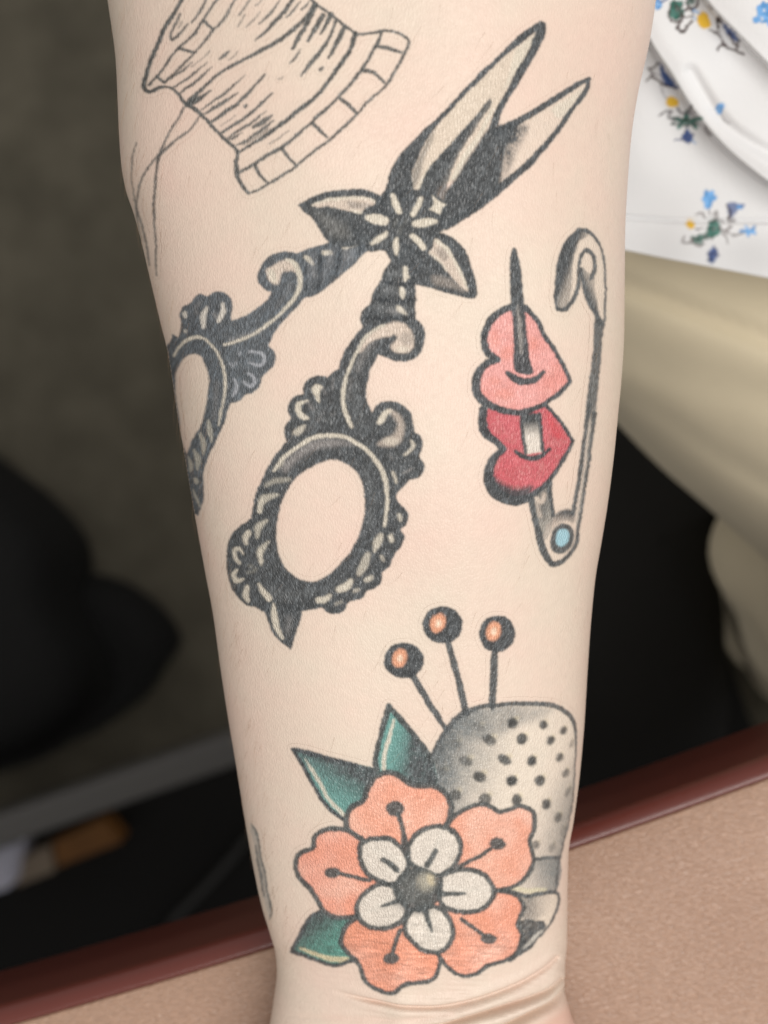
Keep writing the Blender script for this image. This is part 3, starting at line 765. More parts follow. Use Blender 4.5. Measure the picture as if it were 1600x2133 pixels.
region(SC, "blade", "left blade, the longer one with a dark fuller")
bo = [(1128,44,1),(1098,61),(1065,88),(1035,118),(1002,148),(972,181),(936,220),(909,247),(876,277),(846,307),(825,335),(813,359),(806,382),(800,415,1),(862,420,1)]
S.poly(bo + [(861,380),(859,357),(867,337),(877,314),(891,290),(906,269),(930,241),(972,196),(1008,160),(1050,118),(1098,82),(1120,64,1)], INK, 0.985, mottle=0.004)
inner = [(1119,66,1),(1098,83),(1050,119),(1008,161),(972,197),(930,242),(891,290),(867,338),(859,358),(862,395),(874,402,1),(948,374),(972,332),(996,296),(1017,266),(1029,236),(1044,209),(1062,176),(1080,140),(1101,104),(1114,74,1)]
S.poly(inner, (221,207,188), 0.75, 3)
S.poly([(1116,72,1),(1075,105),(1062,150),(1050,185),(1085,140),(1106,100)], CREAM, 0.8, 7)
cr([(1012,222),(985,252),(950,292),(915,330),(890,358),(872,392)], [3,5,7,8,9,9], 0.75)
cr([(1026,228),(1012,256),(988,296),(962,336),(944,372)], [4,9,11,11,9], 0.85)
S.poly([(860,395),(858,356),(867,336),(880,310),(905,268),(902,290),(890,315),(880,345),(874,372)], INK, 0.6, 14)
S.poly([(1020,206),(1011,214),(990,242),(960,275),(930,308),(906,335),(888,359),(878,382),(874,402),(925,420),(933,380),(944,350),(958,318),(975,291),(992,266),(1006,245),(1022,222),(1025,212)], INK, 0.985, grad=ramp((935,335),(962,350),1.0,0.72))
S.poly([(950,330),(975,288),(996,258),(1002,262),(985,290),(964,322),(945,360)], PALE, 0.28, 10)
S.poly([(1128,44,1),(1136,48),(1138,62),(1126,95),(1105,131),(1084,170),(1063,203),(1046,236),(1039,262,1),(1017,270,1),(1029,236),(1044,209),(1062,176),(1080,140),(1101,104),(1112,76)], INK, 0.985)
region(SC, "blade", "right blade, the shorter one shaded dark at its base")
blade2 = [(1229,161,1),(1194,179),(1140,212),(1080,248),(1038,269,1),(1017,268),(996,298),(972,333),(948,374),(925,410),(915,487,1),(962,457),(1000,435),(1040,402),(1074,374),(1110,338),(1140,308),(1170,269),(1200,227),(1224,194)]
S.poly(blade2, (221,207,190), 0.45, 3)
S.poly([(1216,182,1),(1180,206),(1150,226),(1160,245),(1180,240),(1195,215)], CREAM, 0.75, 10)
S.poly([(1038,262),(1017,268),(996,298),(972,333),(948,374),(925,410),(915,485,1),(962,455),(1000,433),(1036,402),(1042,372),(1048,340),(1056,308),(1066,284),(1080,256)], INK, 0.985, 8)
S.poly([(1062,268),(1100,262),(1092,290),(1080,320),(1068,350),(1046,385),(1030,402),(1036,372),(1048,340),(1056,308)], INK, 1.0, 18, grad=ramp((1046,318),(1090,340),0.95,0.0), mottle=0.2)
S.line([(1228,164),(1194,182),(1140,217),(1080,253),(1036,276)], [8,12,14,15,18], INK, 0.985)
S.line([(1226,166),(1222,186),(1196,222),(1164,268),(1133,307),(1104,338),(1066,371),(1036,398),(996,430),(930,470)], [8,11,10,11,12,14,16,18,16,16], INK, 0.985)
region(SC, "leaf", "pointed leaf left of the pivot flower")
S.poly([(619,427,1),(650,409),(687,399),(737,394),(770,397),(790,407),(805,425),(800,470),(780,500),(720,515),(684,503),(667,480),(650,456),(632,438)], INK, 0.985, mottle=0.004)
S.poly([(649,427,1),(687,415),(737,410),(772,414),(797,429,1),(778,427),(760,432),(751,444,1),(720,438),(684,430),(664,432)], PALE, 0.95, 4)
S.poly([(725,420),(750,422),(770,426),(752,434),(730,432)], INK, 0.45, 10)
cr([(652,426),(690,416),(737,412),(772,416),(794,428)], [3,6,6,5,3]); cr([(730,436),(742,441),(751,443)], [3,6,5], 0.8)
S.poly([(655,440),(680,448),(720,470),(730,495),(695,495),(672,470)], (120,118,114), 0.5, 22)
region(SC, "leaf", "pointed leaf right below the pivot flower")
S.poly([(895,495),(912,486),(930,487),(950,500),(968,521),(982,551),(990,580),(995,612,1),(985,621),(962,617),(925,610),(895,600),(862,590),(850,560)], INK, 0.985, mottle=0.004)
S.poly([(905,498),(920,504),(938,525),(956,555),(970,584),(976,607,1),(957,594),(932,566),(910,541),(894,528),(903,514)], PALE, 0.95, 4)
cr([(908,502),(924,512),(942,536),(960,568),(974,600)], [7,9,6,6,4]); S.poly([(906,520),(920,515),(934,535),(922,542)], INK, 0.4, 10); cr([(897,527),(912,542),(930,563)], [5,6,3], 0.6)
S.poly([(900,575),(930,578),(955,592),(968,606),(935,600),(905,592)], PALE, 0.28, 14)
region(SC, "pivot_flower")
S.poly([(800,400),(830,392),(870,396),(905,405),(930,430),(925,460),(915,487),(895,500),(885,525),(865,545),(835,548),(812,540),(800,522),(765,522),(760,480),(770,440)], INK, 0.985, mottle=0.004)
for P, w in (([(818,408),(824,425),(832,441)],[9,13,11]), ([(877,414),(869,431),(860,447)],[8,12,11]), ([(766,452),(785,456),(803,461)],[13,22,15]), ([(865,466),(885,464),(906,461)],[13,17,11]), ([(775,507),(789,497),(804,486)],[7,12,10]), ([(827,499),(825,514),(826,528)],[9,13,8]), ([(859,491),(871,502),(883,516)],[10,13,11])):
    S.line(P, w, CREAM, 0.97, 3.5)
S.poly([(900,406,1),(911,417),(929,427,1),(920,436),(917,446,1),(906,441),(894,437,1),(903,424)], CREAM, 0.97, 3, smooth=True)
for x, y in ((825,460),(835,475),(845,462),(832,485),(822,470)): S.dot(x, y, 4, 7, (120,120,116), 0.45, 6, 20)

# ---- safety pin with hearts ---------------------------------------
SP = "safety_pin_tattoo"
region(SP, "pin_wire")
S.poly([(1107,1042),(1113,1072),(1121,1108),(1134,1125),(1150,1095),(1151,1072),(1147,1040),(1143,1008),(1120,1015)], (150,147,140), 0.9, 4, grad=None)
S.poly([(1116,1040),(1140,1020),(1143,1050),(1140,1070),(1128,1085)], INK, 0.55, 16)
S.line([(1116,1038),(1128,1046),(1133,1030)], 9, PALE, 0.8, 7); S.line([(1118,1046),(1126,1075)], 8, PALE, 0.5, 7)
S.poly([(1128,1130),(1136,1100),(1160,1072),(1196,1066),(1206,1075),(1201,1130),(1186,1156),(1165,1172),(1150,1174),(1138,1160)], (224,205,190), 0.35, 3)
S.poly([(1143,1098),(1150,1078),(1166,1064),(1184,1060),(1197,1068),(1194,1090),(1180,1085),(1164,1092),(1152,1108)], INK, 0.95, 8, grad=ramp((1170,1062),(1166,1100),1.0,0.25))
S.line([(1104,1036),(1107,1042),(1113,1072),(1121,1108),(1130,1141),(1140,1163),(1150,1176)], [13,14,14,14,15,14,10], INK2, 0.97)
S.line([(1143,1000),(1147,1040),(1152,1074)], [12,9,9], INK2, 0.97)
S.line([(1148,1176),(1168,1170),(1187,1153),(1200,1131),(1204,1104),(1211,1055),(1221,991),(1232,906),(1238,862)], [13,11,9,9,8.5,8,8,9,11], INK2, 0.95)
S.line([(1194,1070),(1196,1060),(1204,1012),(1213,949),(1221,885),(1228,846)], [10,9,9,9,9,12], INK2, 0.95)
S.line([(1201,1090),(1210,1030),(1221,950),(1229,880)], 6, (190,182,172), 0.6, 4)
S.dot(1170,1122,24,33,INK2,0.96,4,22); S.dot(1171,1119,13.5,19,(168,208,220),0.97,4,20)
S.poly([(1238,664),(1234,736),(1226,800),(1219,862),(1213,905),(1230,905),(1240,862),(1247,800),(1254,715),(1260,664)], INK2, 0.93, 3, smooth=False, grad=ramp((1232,836),(1224,900),1.0,0.0))
S.line([(1246,700),(1240,780),(1233,850)], 6, (120,120,118), 0.35, 6)
head_out = [(1160,647),(1156,621),(1158,587),(1162,551),(1172,517),(1187,492),(1206,478),(1221,479),(1238,494),(1251,515),(1258,545),(1261,587),(1261,630),(1259,668)]
S.poly(head_out + [(1250,668),(1236,640),(1215,600),(1208,560),(1205,590),(1200,620),(1186,640)], (224,210,194), 0.45, 3)
S.poly([(1160,647),(1156,621),(1158,587),(1162,551),(1172,517),(1187,492),(1206,478),(1224,480),(1224,492),(1208,502),(1199,522),(1193,548),(1190,590),(1187,628),(1176,646)], INK, 0.985, 5, grad=ramp((1176,560),(1198,568),1.0,0.5))
S.line(head_out[:7], 5, INK, 0.95); S.line(head_out[6:], [10,9,7,6,5,4.5,4.5,5], INK2, 0.95)
S.line([(1160,643),(1175,644),(1189,634),(1198,619),(1203,598),(1205,566),(1206,545),(1211,529),(1221,521),(1232,528),(1238,545),(1237,566),(1230,580)], [8,9,9,10,9,8,7,8,9,9,9,9,7], INK2, 0.96)
S.poly([(1211,556),(1224,566),(1237,572),(1238,596),(1243,621),(1247,651),(1249,668),(1236,650),(1221,621),(1213,592),(1209,572)], INK2, 0.95, 4, grad=ramp((1222,610),(1246,600),1.0,0.35))
S.line([(1210,560),(1214,594),(1222,622),(1237,650),(1250,672)], [5,7,7,9,14], INK2, 0.95)
region(SP, "heart", "darker red heart, the lower one on the pin")
h2 = [(1007,853),(1005,885),(1014,906),(1034,922),(1050,936,1),(1032,953),(1019,976),(1018,1000),(1030,1024),(1051,1038),(1075,1044),(1098,1038),(1121,1021),(1143,1002),(1166,968),(1185,938),(1194,918,1),(1183,900),(1164,874),(1138,846,1)]
S.poly(h2, (203, 98, 106), 0.97, 3, mottle=0.05)
S.poly(h2, (222,120,126), 0.5, 3, grad=patchy(1, 0.5)); S.poly(h2, (196,66,78), 0.5, 3, grad=patchy(2, -0.5))
S.poly([(1140,858),(1160,885),(1175,905),(1160,915),(1145,890)], (216,72,80), 0.5, 12)
S.poly([(1020,985),(1040,1003),(1075,1018),(1110,1012),(1098,1038),(1075,1046),(1051,1040),(1028,1024)], INK, 0.95, 16)
S.line(h2[:5], [17,19,17,16,14], INK, 0.985); S.line(h2[4:11], [14,17,20,24,26,24,20], INK, 0.985); S.line(h2[10:17], [22,16,13,10,9,8,7], INK, 0.985); S.line(h2[16:], [7,8,8,9], INK, 0.985)
S.poly([(1085,866),(1087,906),(1092,945),(1133,942),(1129,902),(1124,864)], WHITE, 0.97, 3, smooth=False)
S.poly([(1085,862),(1087,895),(1090,925),(1130,922),(1129,900),(1124,860)], INK, 0.985, 3, smooth=False, grad=ramp((1105,872),(1110,916),1.0,0.0))
S.line([(1086,866),(1089,906),(1094,942)], 8, INK, 0.95); S.line([(1124,864),(1127,902),(1131,940)], [9,8,8], INK, 0.95)
S.line([(1073,940),(1087,949),(1109,954),(1130,949),(1146,935)], [7,10,12,10,7], INK, 0.985)
region(SP, "heart", "lighter pink heart, the upper one on the pin")
h1 = [(1068,638),(1045,647),(1024,668),(1011,692),(1009,715),(1018,735),(1037,749,1),(1017,756),(1000,772),(992,791),(992,813),(1003,832),(1024,845),(1049,856),(1079,860),(1109,854),(1141,836),(1172,811),(1187,794,1),(1179,774),(1158,736),(1134,698),(1115,664),(1094,640)]
S.poly(h1, (237, 168, 162), 0.97, 3, mottle=0.004)
S.poly(h1, (230,144,132), 0.55, 3, grad=patchy(2, 0.5)); S.poly(h1, (244,184,176), 0.5, 3, grad=patchy(1, -0.4))
for x, y, rx, ry in ((1032,705,10,18),(1055,735,14,16),(1030,795,14,10),(1050,820,22,12),(1112,715,10,14)): S.dot(x, y, rx, ry, (232,146,128), 0.4, 14)
S.line(h1[:7], [16,15,16,16,16,16,13], INK, 0.985); S.line(h1[6:16], [13,15,17,18,18,18,16,14,13,12], INK, 0.985); S.line(h1[15:19], [12,11,10,9], INK, 0.985); S.line(h1[18:], [9,9,10,10,11,13], INK, 0.985)
region(SP, "pin_point")
S.poly([(1070,516),(1064,524),(1062,566),(1062,609),(1065,641),(1068,672),(1070,715),(1073,775),(1110,778),(1107,757),(1100,715),(1096,668),(1092,634),(1089,609),(1085,562),(1076,522)], INK, 0.985, 2.5)
S.line([(1079,636),(1082,672),(1085,705),(1087,735)], [4,8,9,5], (168,162,156), 0.7, 6)
S.line([(1057,776),(1070,788),(1087,795),(1113,792),(1133,776)], [8,14,16,14,9], INK, 0.985)

# ---- thimble with pins --------------------------------------------
TH = "thimble_tattoo"
region(TH, "cup")
thp = [(898,1586),(905,1561),(923,1530),(950,1496),(975,1480),(1004,1471),(1040,1467),(1085,1465),(1130,1466),(1164,1473),(1182,1485),(1195,1505),(1199,1530),(1198,1575),(1195,1642),(1191,1676),(1184,1712),(1173,1757),(1164,1802),(1156,1856),(1040,1860),(930,1740),(900,1660)]
S.poly(thp, (232,222,206), 0.55, 3)
S.poly(thp, (132,136,136), 0.97, 3, grad=ramp((915,1565),(1085,1612),1.0,0.0,0.8), mottle=0.08)
S.poly(thp, (88,92,93), 0.8, 3, grad=ramp((900,1550),(980,1580),0.7,0.0), mottle=0.08)
S.poly([(940,1500),(1040,1470),(1110,1470),(1150,1478),(1120,1500),(1060,1520),(1000,1545)], (126,130,130), 0.5, 26, mottle=0.1)
def th_edge(X, Y, d):
    xe = np.interp(Y, [1500,1530,1575,1642,1712,1757,1790], [1198,1200,1198,1195,1184,1173,1166])
    t = np.clip((Y-1520)/190, 0, 1); t = t*t*(3-2*t)
    return 0.72*t*np.clip(1 - (xe - X)/(30 + 50*t), 0, 1)**1.4
S.poly(thp, (112,116,117), 0.95, 3, grad=th_edge, mottle=0.07)
S.poly([(1112,1790),(1166,1788),(1156,1852),(1070,1848),(1100,1825)], (126,130,130), 0.9, 3, grad=ramp((1165,1800),(1085,1840),0.85,0.25), mottle=0.06)
S.line([(1070,1850),(1100,1856),(1135,1853)], [9,10,6], (220,210,178), 0.8, 6)
for x, y, rx, ry, a in ((1067,1506,12,11,.9),(1131,1510,9,10,.9),(1173,1522,7,9,.85),(1190,1548,4,9,.5),(1147,1542,8,10,.9),(1088,1540,11,12,.92),(1019,1541,15,11,.75),(997,1514,13,8,.35),(948,1548,14,9,.35),(970,1584,14,11,.65),(921,1606,13,8,.35),(1050,1582,15,10,.9),(1107,1584,10,11,.95),(1165,1577,7,10,.85),(1178,1610,6,11,.75),(999,1618,15,11,.85),(1066,1626,12,12,.95),(1125,1626,11,12,.9),(1184,1649,5,13,.55),(948,1656,13,12,.7),(1011,1665,13,13,.8),(1076,1667,11,12,.9),(1138,1675,9,12,.9),(1162,1702,7,11,.75),(1173,1730,5,12,.35),(1117,1759,7,9,.7),(1150,1765,6,11,.45)):
    S.dot(x + rx*0.7, y - ry*0.8, rx*0.5, ry*0.5, (226,210,165), 0.3*a, 8)
    S.dot(x, y, rx, ry, (62,66,68), a, 7, 25)
S.line(thp[:9], [8,9,11,12,11,10,9,10,10], INK2, 0.93); S.line(thp[8:18], [10,10,10,9,6,4,3.5,3.5,4,4], INK2, 0.9); S.line([(1173,1757),(1164,1802),(1156,1856)], 4.5, INK2, 0.85)
S.line([(1110,1789),(1166,1786)], 8, INK2, 0.9, 4)
region(TH, "rim")
S.poly([(1060,1860),(1092,1868),(1121,1866),(1158,1860),(1164,1876),(1159,1899),(1148,1919),(1121,1953),(1076,1991),(1060,1990)], (226,214,196), 0.6, 3)
S.poly([(1088,1870),(1150,1866),(1148,1890),(1125,1912),(1090,1916)], INK2, 0.9, 6, grad=ramp((1095,1890),(1150,1900),0.7,0.05), mottle=0.08)
S.poly([(1080,1922),(1130,1918),(1136,1930),(1112,1955),(1086,1980),(1076,1990)], INK, 0.92, 4, mottle=0.05)
S.line([(1128,1938),(1110,1956),(1091,1974)], [6,9,6], (214,208,198), 0.85, 4)
S.line([(1036,1854),(1065,1857),(1092,1866),(1121,1863),(1150,1858),(1161,1862),(1164,1876),(1159,1898),(1148,1919),(1121,1953),(1094,1978),(1060,1998)], [10,9,9,9,8,7,6,6,5,5,9,14], INK2, 0.95)
for i, (hx, hy, rx, ry, ox, oy, st, w) in enumerate((
    (841,1375.5,42,37,833,1371,[(857,1403),(893,1462),(930,1521)],[15,14,10]), (922,1301.5,42,39,912,1298,[(932,1335),(955,1414),(970,1484)],[13,14,15]), (1035,1320,38,38,1028,1315,[(1032,1352),(1027,1414),(1025,1472)],[14,16,13]))):
    region(TH, "ball_head_pin", ("leftmost ball-headed pin, leaning left", "middle ball-headed pin, the tallest", "rightmost ball-headed pin, nearly upright")[i])
    S.line(st, w, INK2, 0.96)
    S.dot(hx, hy, rx, ry, INK, 0.985, 3)
    S.dot(ox, oy, 15, 20, (234,168,134), 0.97, 7, 20); S.dot(ox + 1, oy, 6, 8, (250,222,196), 0.9, 7, 20)

# ---- flower ---------------------------------------------------------
FL = "flower_tattoo"
TEAL = (104, 160, 154); GREY = (84, 88, 88)
region(FL, "leaf", "teal leaf pointing left from the top petal")
lf = [(608,1560,1),(642,1567),(692,1580),(740,1591),(790,1605),(800,1650),(730,1710,1),(712,1705),(692,1690),(670,1662),(647,1622),(627,1585)]
S.poly(lf, TEAL, 0.95, 3); S.poly(lf, INK2, 0.97, 3, grad=ramp((714,1593),(674,1664),1.0,0.0,0.8), mottle=0.05)
S.line([(637,1582),(648,1601),(663,1624),(685,1662),(714,1697)], [2,6,7,7,9], CREAM, 0.9, 4)
S.line([(609,1561),(627,1588),(647,1623),(670,1662),(692,1690),(714,1706)], [6,9,8,9,10,8], INK, 0.985); S.line([(609,1561),(642,1568),(692,1581),(745,1594)], [6,10,9,8], INK, 0.985)
region(FL, "leaf", "teal leaf standing upright between flower and thimble")
lf = [(812,1466,1),(835,1496),(862,1527),(887,1557),(903,1586),(905,1640),(790,1620),(783,1600),(782,1585),(788,1555),(798,1520),(806,1485)]
S.poly(lf, TEAL, 0.95, 3); S.poly(lf, INK2, 0.97, 3, grad=ramp((866,1560),(812,1548),1.0,0.0,0.8), mottle=0.05)
S.line([(821,1499),(811,1540),(801,1570),(799,1602)], [4,8,9,9], CREAM, 0.92, 4)
S.line([(811,1472),(804,1495),(796,1523),(787,1557),(782,1585),(785,1604)], [13,13,12,12,12,12], GREY, 0.96); S.line([(811,1472),(836,1500),(862,1530),(887,1560),(900,1584)], [13,13,12,11,10], GREY, 0.96)
region(FL, "leaf", "teal leaf at the lower left by the wrist")
lf = [(607,1982,1),(619,1957),(635,1926),(648,1907),(668,1896),(745,1908),(725,1960),(736,2000),(702,2010),(669,2002),(635,1990)]
S.poly(lf, (84,146,134), 0.95, 3); S.poly(lf, INK2, 0.97, 3, grad=ramp((650,1915),(696,1980),0.95,0.0,0.8), mottle=0.06)
S.line([(626,1976),(657,1987),(687,1996),(722,1999)], [4,8,10,10], (222,206,170), 0.92, 4)
S.line([(607,1982),(619,1958),(635,1927),(648,1908),(668,1897)], [8,9,8,8,8], INK, 0.95); S.line([(607,1982),(635,1990),(669,2003),(702,2010),(725,2003),(738,2000)], [8,8,8,8,9,9], INK, 0.95)
PET = [
 ("top petal", (246,180,156), [(753,1748),(726,1730),(721,1708),(730,1685),(757,1667),(764,1645),(778,1625),(798,1611),(820,1610),(838,1620),(854,1633),(881,1636),(910,1639),(931,1656),(940,1679),(938,1699),(931,1718,1),(880,1800,1)], 16, (823,1684,19,17), [(829,1697),(838,1726),(844,1760)], [11,11,14], 13),
 ("left petal", (245,172,150), [(753,1748),(724,1730),(697,1726),(672,1730),(656,1744),(652,1766),(631,1775),(619,1789),(617,1809),(627,1832),(645,1850),(658,1868),(667,1885),(680,1901),(702,1911),(730,1911),(748,1906,1),(840,1850,1)], 16, (692,1818,17,12), [(706,1820),(735,1826),(770,1833)], [9,9,9], 11),
 ("lower left petal", (240,166,140), [(748,1908),(725,1926),(714,1944),(711,1964),(723,1984),(743,2002),(752,2016),(756,2034),(774,2054),(799,2066),(819,2068),(835,2056),(853,2048),(882,2046),(903,2038),(912,2020),(916,1998),(912,1985,1),(860,1880,1)], 17, (815,1996,17,12), [(819,1984),(825,1960),(834,1936)], [9,10,11], 10),
 ("lower right petal", (243,172,148), [(912,1987),(923,2003),(937,2019),(952,2029),(970,2033),(993,2027),(1006,2016),(1031,2007),(1054,2000),(1074,1987),(1084,1966),(1087,1946),(1078,1926),(1085,1906),(1090,1888),(1081,1870),(1060,1859),(1036,1856,1),(900,1860,1)], 17, (1018,1955,17,11), [(1006,1947),(985,1932),(962,1914)], [9,9,9], 9),
 ("right petal", (247,188,166), [(932,1718),(952,1695),(979,1681),(1009,1675),(1027,1683),(1042,1691),(1063,1685),(1083,1680),(1103,1686),(1114,1703),(1112,1728),(1104,1752),(1108,1773),(1112,1790),(1105,1811),(1092,1831),(1072,1845),(1036,1855,1),(890,1840,1)], 17, (1036,1757,17,13), [(1022,1769),(995,1785),(955,1806)], [9,9,10], 10)]
for nm, c, P, k, (dx, dy, rx, ry), st, sw, ow in PET:
    region(FL, "petal", nm + " of the orange flower")
    S.poly(P, c, 0.97, 3, mottle=0.015)
    cx, cy = 868, 1850
    mx = np.mean([p[0] for p in P]); my = np.mean([p[1] for p in P])
    S.poly(P, (238, 158, 122), 0.30, 3, grad=ramp((cx + (mx-cx)*0.45, cy + (my-cy)*0.45), (cx + (mx-cx)*1.25, cy + (my-cy)*1.25), 1.0, 0.0))
    S.poly(P, (238, 150, 116), 0.38, 3, grad=patchy(2, 0.6)); S.poly(P, (250, 206, 186), 0.45, 3, grad=patchy(2, -0.6)); S.poly(P, (240, 158, 130), 0.3, 3, grad=patchy(1, 0.5))
    S.line([q[:2] for q in P[:k+1]], ow, GREY, 0.96)
    S.line(st, sw, GREY, 0.96); S.dot(dx, dy, rx, ry, GREY, 0.96, 4)
WP = [
 ("upper left", [(773,1747),(796,1745),(816,1750),(836,1765),(848,1785),(850,1808),(828,1838),(802,1839),(775,1826),(757,1806),(749,1780),(753,1758)], [(798,1791),(812,1798),(828,1812)], [10,12,12]),
 ("upper right", [(914,1720),(939,1728),(956,1747),(960,1770),(952,1794),(937,1812),(915,1824),(880,1812),(856,1798),(850,1778),(853,1758),(867,1737),(890,1724)], [(907,1773),(899,1786),(890,1802)], [12,13,14]),
 ("right", [(918,1826),(948,1813),(979,1812),(1006,1822),(1024,1840),(1029,1860),(1020,1879),(1002,1893),(975,1900),(946,1897),(918,1882)], [(920,1862),(945,1862),(968,1861)], [11,10,6]),
 ("bottom", [(858,1895),(844,1917),(846,1942),(860,1963),(880,1978),(903,1984),(926,1978),(941,1958),(944,1935),(935,1912),(918,1893),(890,1888)], [(886,1898),(892,1918),(900,1940)], [13,12,6]),
 ("lower left", [(824,1846),(799,1841),(774,1849),(754,1865),(743,1885),(745,1908),(761,1925),(786,1934),(815,1930),(836,1917),(846,1899),(838,1870)], [(795,1888),(811,1882),(830,1874)], [5,9,12])]
for nm, P, st, sw in WP:
    region(FL, "inner_petal", nm + " white inner petal")
    S.poly(P, WHITE, 0.97, 3); S.line(P + P[:1], 11, GREY, 0.96); S.line(st, sw, GREY, 0.96, 3)
region(FL, "flower_centre")
S.dot(869, 1853, 50, 47, GREY, 0.97, 5)
S.dot(862, 1850, 30, 26, (120,121,118), 0.55, 34); S.dot(888, 1836, 17, 18, (190,182,164), 0.75, 22, 40); S.dot(897, 1833, 7, 11, (222,206,172), 0.7, 10, -20)
S.line([(822,1880),(850,1897),(890,1898)], 12, INK, 0.4, 12)

# ---- sliver of another tattoo on the edge of the wrist ---------------
region("edge_tattoo", "edge_tattoo")
S.poly([(525,1716),(533,1730),(541,1768),(551,1820),(561,1872),(565,1900),(560,1912),(550,1870),(536,1790),(524,1730)], (150,154,152), 0.45, 4)
S.line([(524,1716),(533,1729),(541,1768),(551,1820),(561,1872),(565,1900),(560,1915)], [3,4,4,4.5,4.5,4,3], (96,102,102), 0.85)
S.line([(533,1762),(541,1815),(550,1868)], [3,6,3], (88,94,96), 0.8, 4)
# ---- soften: old ink spreads a little under the skin ------------------
def blur(A, sig):
    r = int(sig*3); k = np.exp(-0.5*(np.arange(-r, r+1)/sig)**2); k /= k.sum()
    for ax in (0, 1):
        pad = [(0, 0)]*A.ndim; pad[ax] = (r, r)
        B = np.pad(A, pad); out = np.zeros_like(A)
        for i, kk in enumerate(k):
            sl = [slice(None)]*A.ndim; sl[ax] = slice(i, i + A.shape[ax]); out += kk*B[tuple(sl)]
        A = out
    return A
pre = S.col*S.a[..., None]
S.a = blur(S.a, 1.35); pre = blur(pre, 1.35)
dark = S.a*np.clip(1 - pre.mean(2)/np.maximum(S.a, 1e-4)/0.35, 0, 1)
halo = 0.20*blur(dark, 4.5)
hc = lin((132, 140, 134))/KL
ha = halo*(1 - S.a)
tot = S.a + ha
S.col = (pre + hc*ha[..., None])/np.maximum(tot, 1e-5)[..., None]
S.a = tot
# uneven ink and painted-in glints of the skin grain, as fine slanted streaks
def grain_glints():
    fy = np.fft.fftfreq(S.h)[:, None]; fx = np.fft.rfftfreq(S.w)[None, :]
    a = math.radians(22); u = fx*math.cos(a) + fy*math.sin(a); v = -fx*math.sin(a) + fy*math.cos(a)
    n = np.fft.irfft2(np.fft.rfft2(rng.standard_normal((S.h, S.w)))*np.exp(-2*np.pi**2*((1.1*u)**2 + (3.6*v)**2)), s=(S.h, S.w))
    return n/n.std()
rowy = (np.arange(S.h) + S.y0)[:, None]
fyy = np.fft.fftfreq(S.h)[:, None]; fxx = np.fft.rfftfreq(S.w)[None, :]
hs = np.fft.irfft2(np.fft.rfft2(rng.standard_normal((S.h, S.w)))*np.exp(-2*np.pi**2*((9*fxx)**2 + (1.5*fyy)**2)), s=(S.h, S.w)); hs /= hs.std()
S.col *= (1 + np.clip(hs, -2, 2)*0.10*np.clip((rowy - 1880)/90, 0, 1))[..., None]     # cracked ink over the wrist lines
S.col *= (1 + np.clip(0.42*grain_glints(), -0.5, 1.4)*np.clip(1 - S.col.mean(2)/0.25, 0, 1))[..., None]
bl = blur(S.col*(tot > 0.02)[..., None], 4.0)/np.maximum(blur((tot > 0.02).astype(float), 4.0), 1e-4)[..., None]
S.col = np.where((tot > 0.02)[..., None], S.col, bl)
for _ in range(16):
    z = S.reg == 0
    if not z.any(): break
    n = np.zeros_like(S.reg)
    n[1:] = np.maximum(n[1:], S.reg[:-1]); n[:-1] = np.maximum(n[:-1], S.reg[1:]); n[:, 1:] = np.maximum(n[:, 1:], S.reg[:, :-1]); n[:, :-1] = np.maximum(n[:, :-1], S.reg[:, 1:])
    S.reg[z] = n[z]

# ---- lay the ink on the skin: one thin sheet per piece, following the arm ----
STEP = 1.6
gx = np.arange(0, S.w - 2, STEP); gy = np.arange(0, S.h - 2, STEP)
GX, GY = np.meshgrid(gx, gy)
ix, iy = GX.astype(int), GY.astype(int); fx, fy = GX - ix, GY - iy
def samp(A):
    e = (Ellipsis, None) if A.ndim == 3 else (Ellipsis,)
    return (A[iy, ix]*((1-fx)*(1-fy))[e] + A[iy, ix+1]*(fx*(1-fy))[e] + A[iy+1, ix]*((1-fx)*fy)[e] + A[iy+1, ix+1]*(fx*fy)[e])
GA = samp(S.a); GC = samp(S.col); GR = S.reg[np.round(GY).astype(int), np.round(GX).astype(int)]
cell = (np.maximum.reduce([GA[:-1, :-1], GA[1:, :-1], GA[:-1, 1:], GA[1:, 1:]]) > 0.006) & (GR[:-1, :-1] > 0)
need = np.zeros(GA.shape, bool)
need[:-1, :-1] |= cell; need[1:, :-1] |= cell; need[:-1, 1:] |= cell; need[1:, 1:] |= cell
if AN[np.argmax(AV[:, 2])][2] < 0: AN = -AN
near = AV[:, 2] > CZ - 0.31
bvh = BVHTree.FromPolygons(AV.tolist(), AT.tolist())
PX = GX + S.x0; PY = GY + S.y0
ids = np.argwhere(need)
pos = np.zeros((len(ids), 3)); tri = np.full(len(ids), -1)
org = Vector((0, 0, CZ))
dxs = (PX[need] - 800)/F; dys = (1066.5 - PY[need])/F
rc = bvh.ray_cast
for k in range(len(ids)):
    h = rc(org, Vector((dxs[k], dys[k], -1.0)))
    if h[0] is not None: pos[k] = h[0]; tri[k] = h[2]
ok = tri >= 0
T = AT[np.maximum(tri, 0)]
A0, A1, A2 = AV[T[:, 0]], AV[T[:, 1]], AV[T[:, 2]]
nn = np.cross(A1 - A0, A2 - A0); n2 = (nn**2).sum(1) + 1e-30
w1 = (np.cross(pos - A0, A2 - A0)*nn).sum(1)/n2; w2 = (np.cross(A1 - A0, pos - A0)*nn).sum(1)/n2
nv = AN[T[:, 0]]*(1 - w1 - w2)[:, None] + AN[T[:, 1]]*w1[:, None] + AN[T[:, 2]]*w2[:, None]
nv /= np.linalg.norm(nv, axis=1)[:, None] + 1e-12
pos += nv*0.00005
lut = np.full(GA.shape, -1); lut[need] = np.arange(len(ids))
ci = np.argwhere(cell)
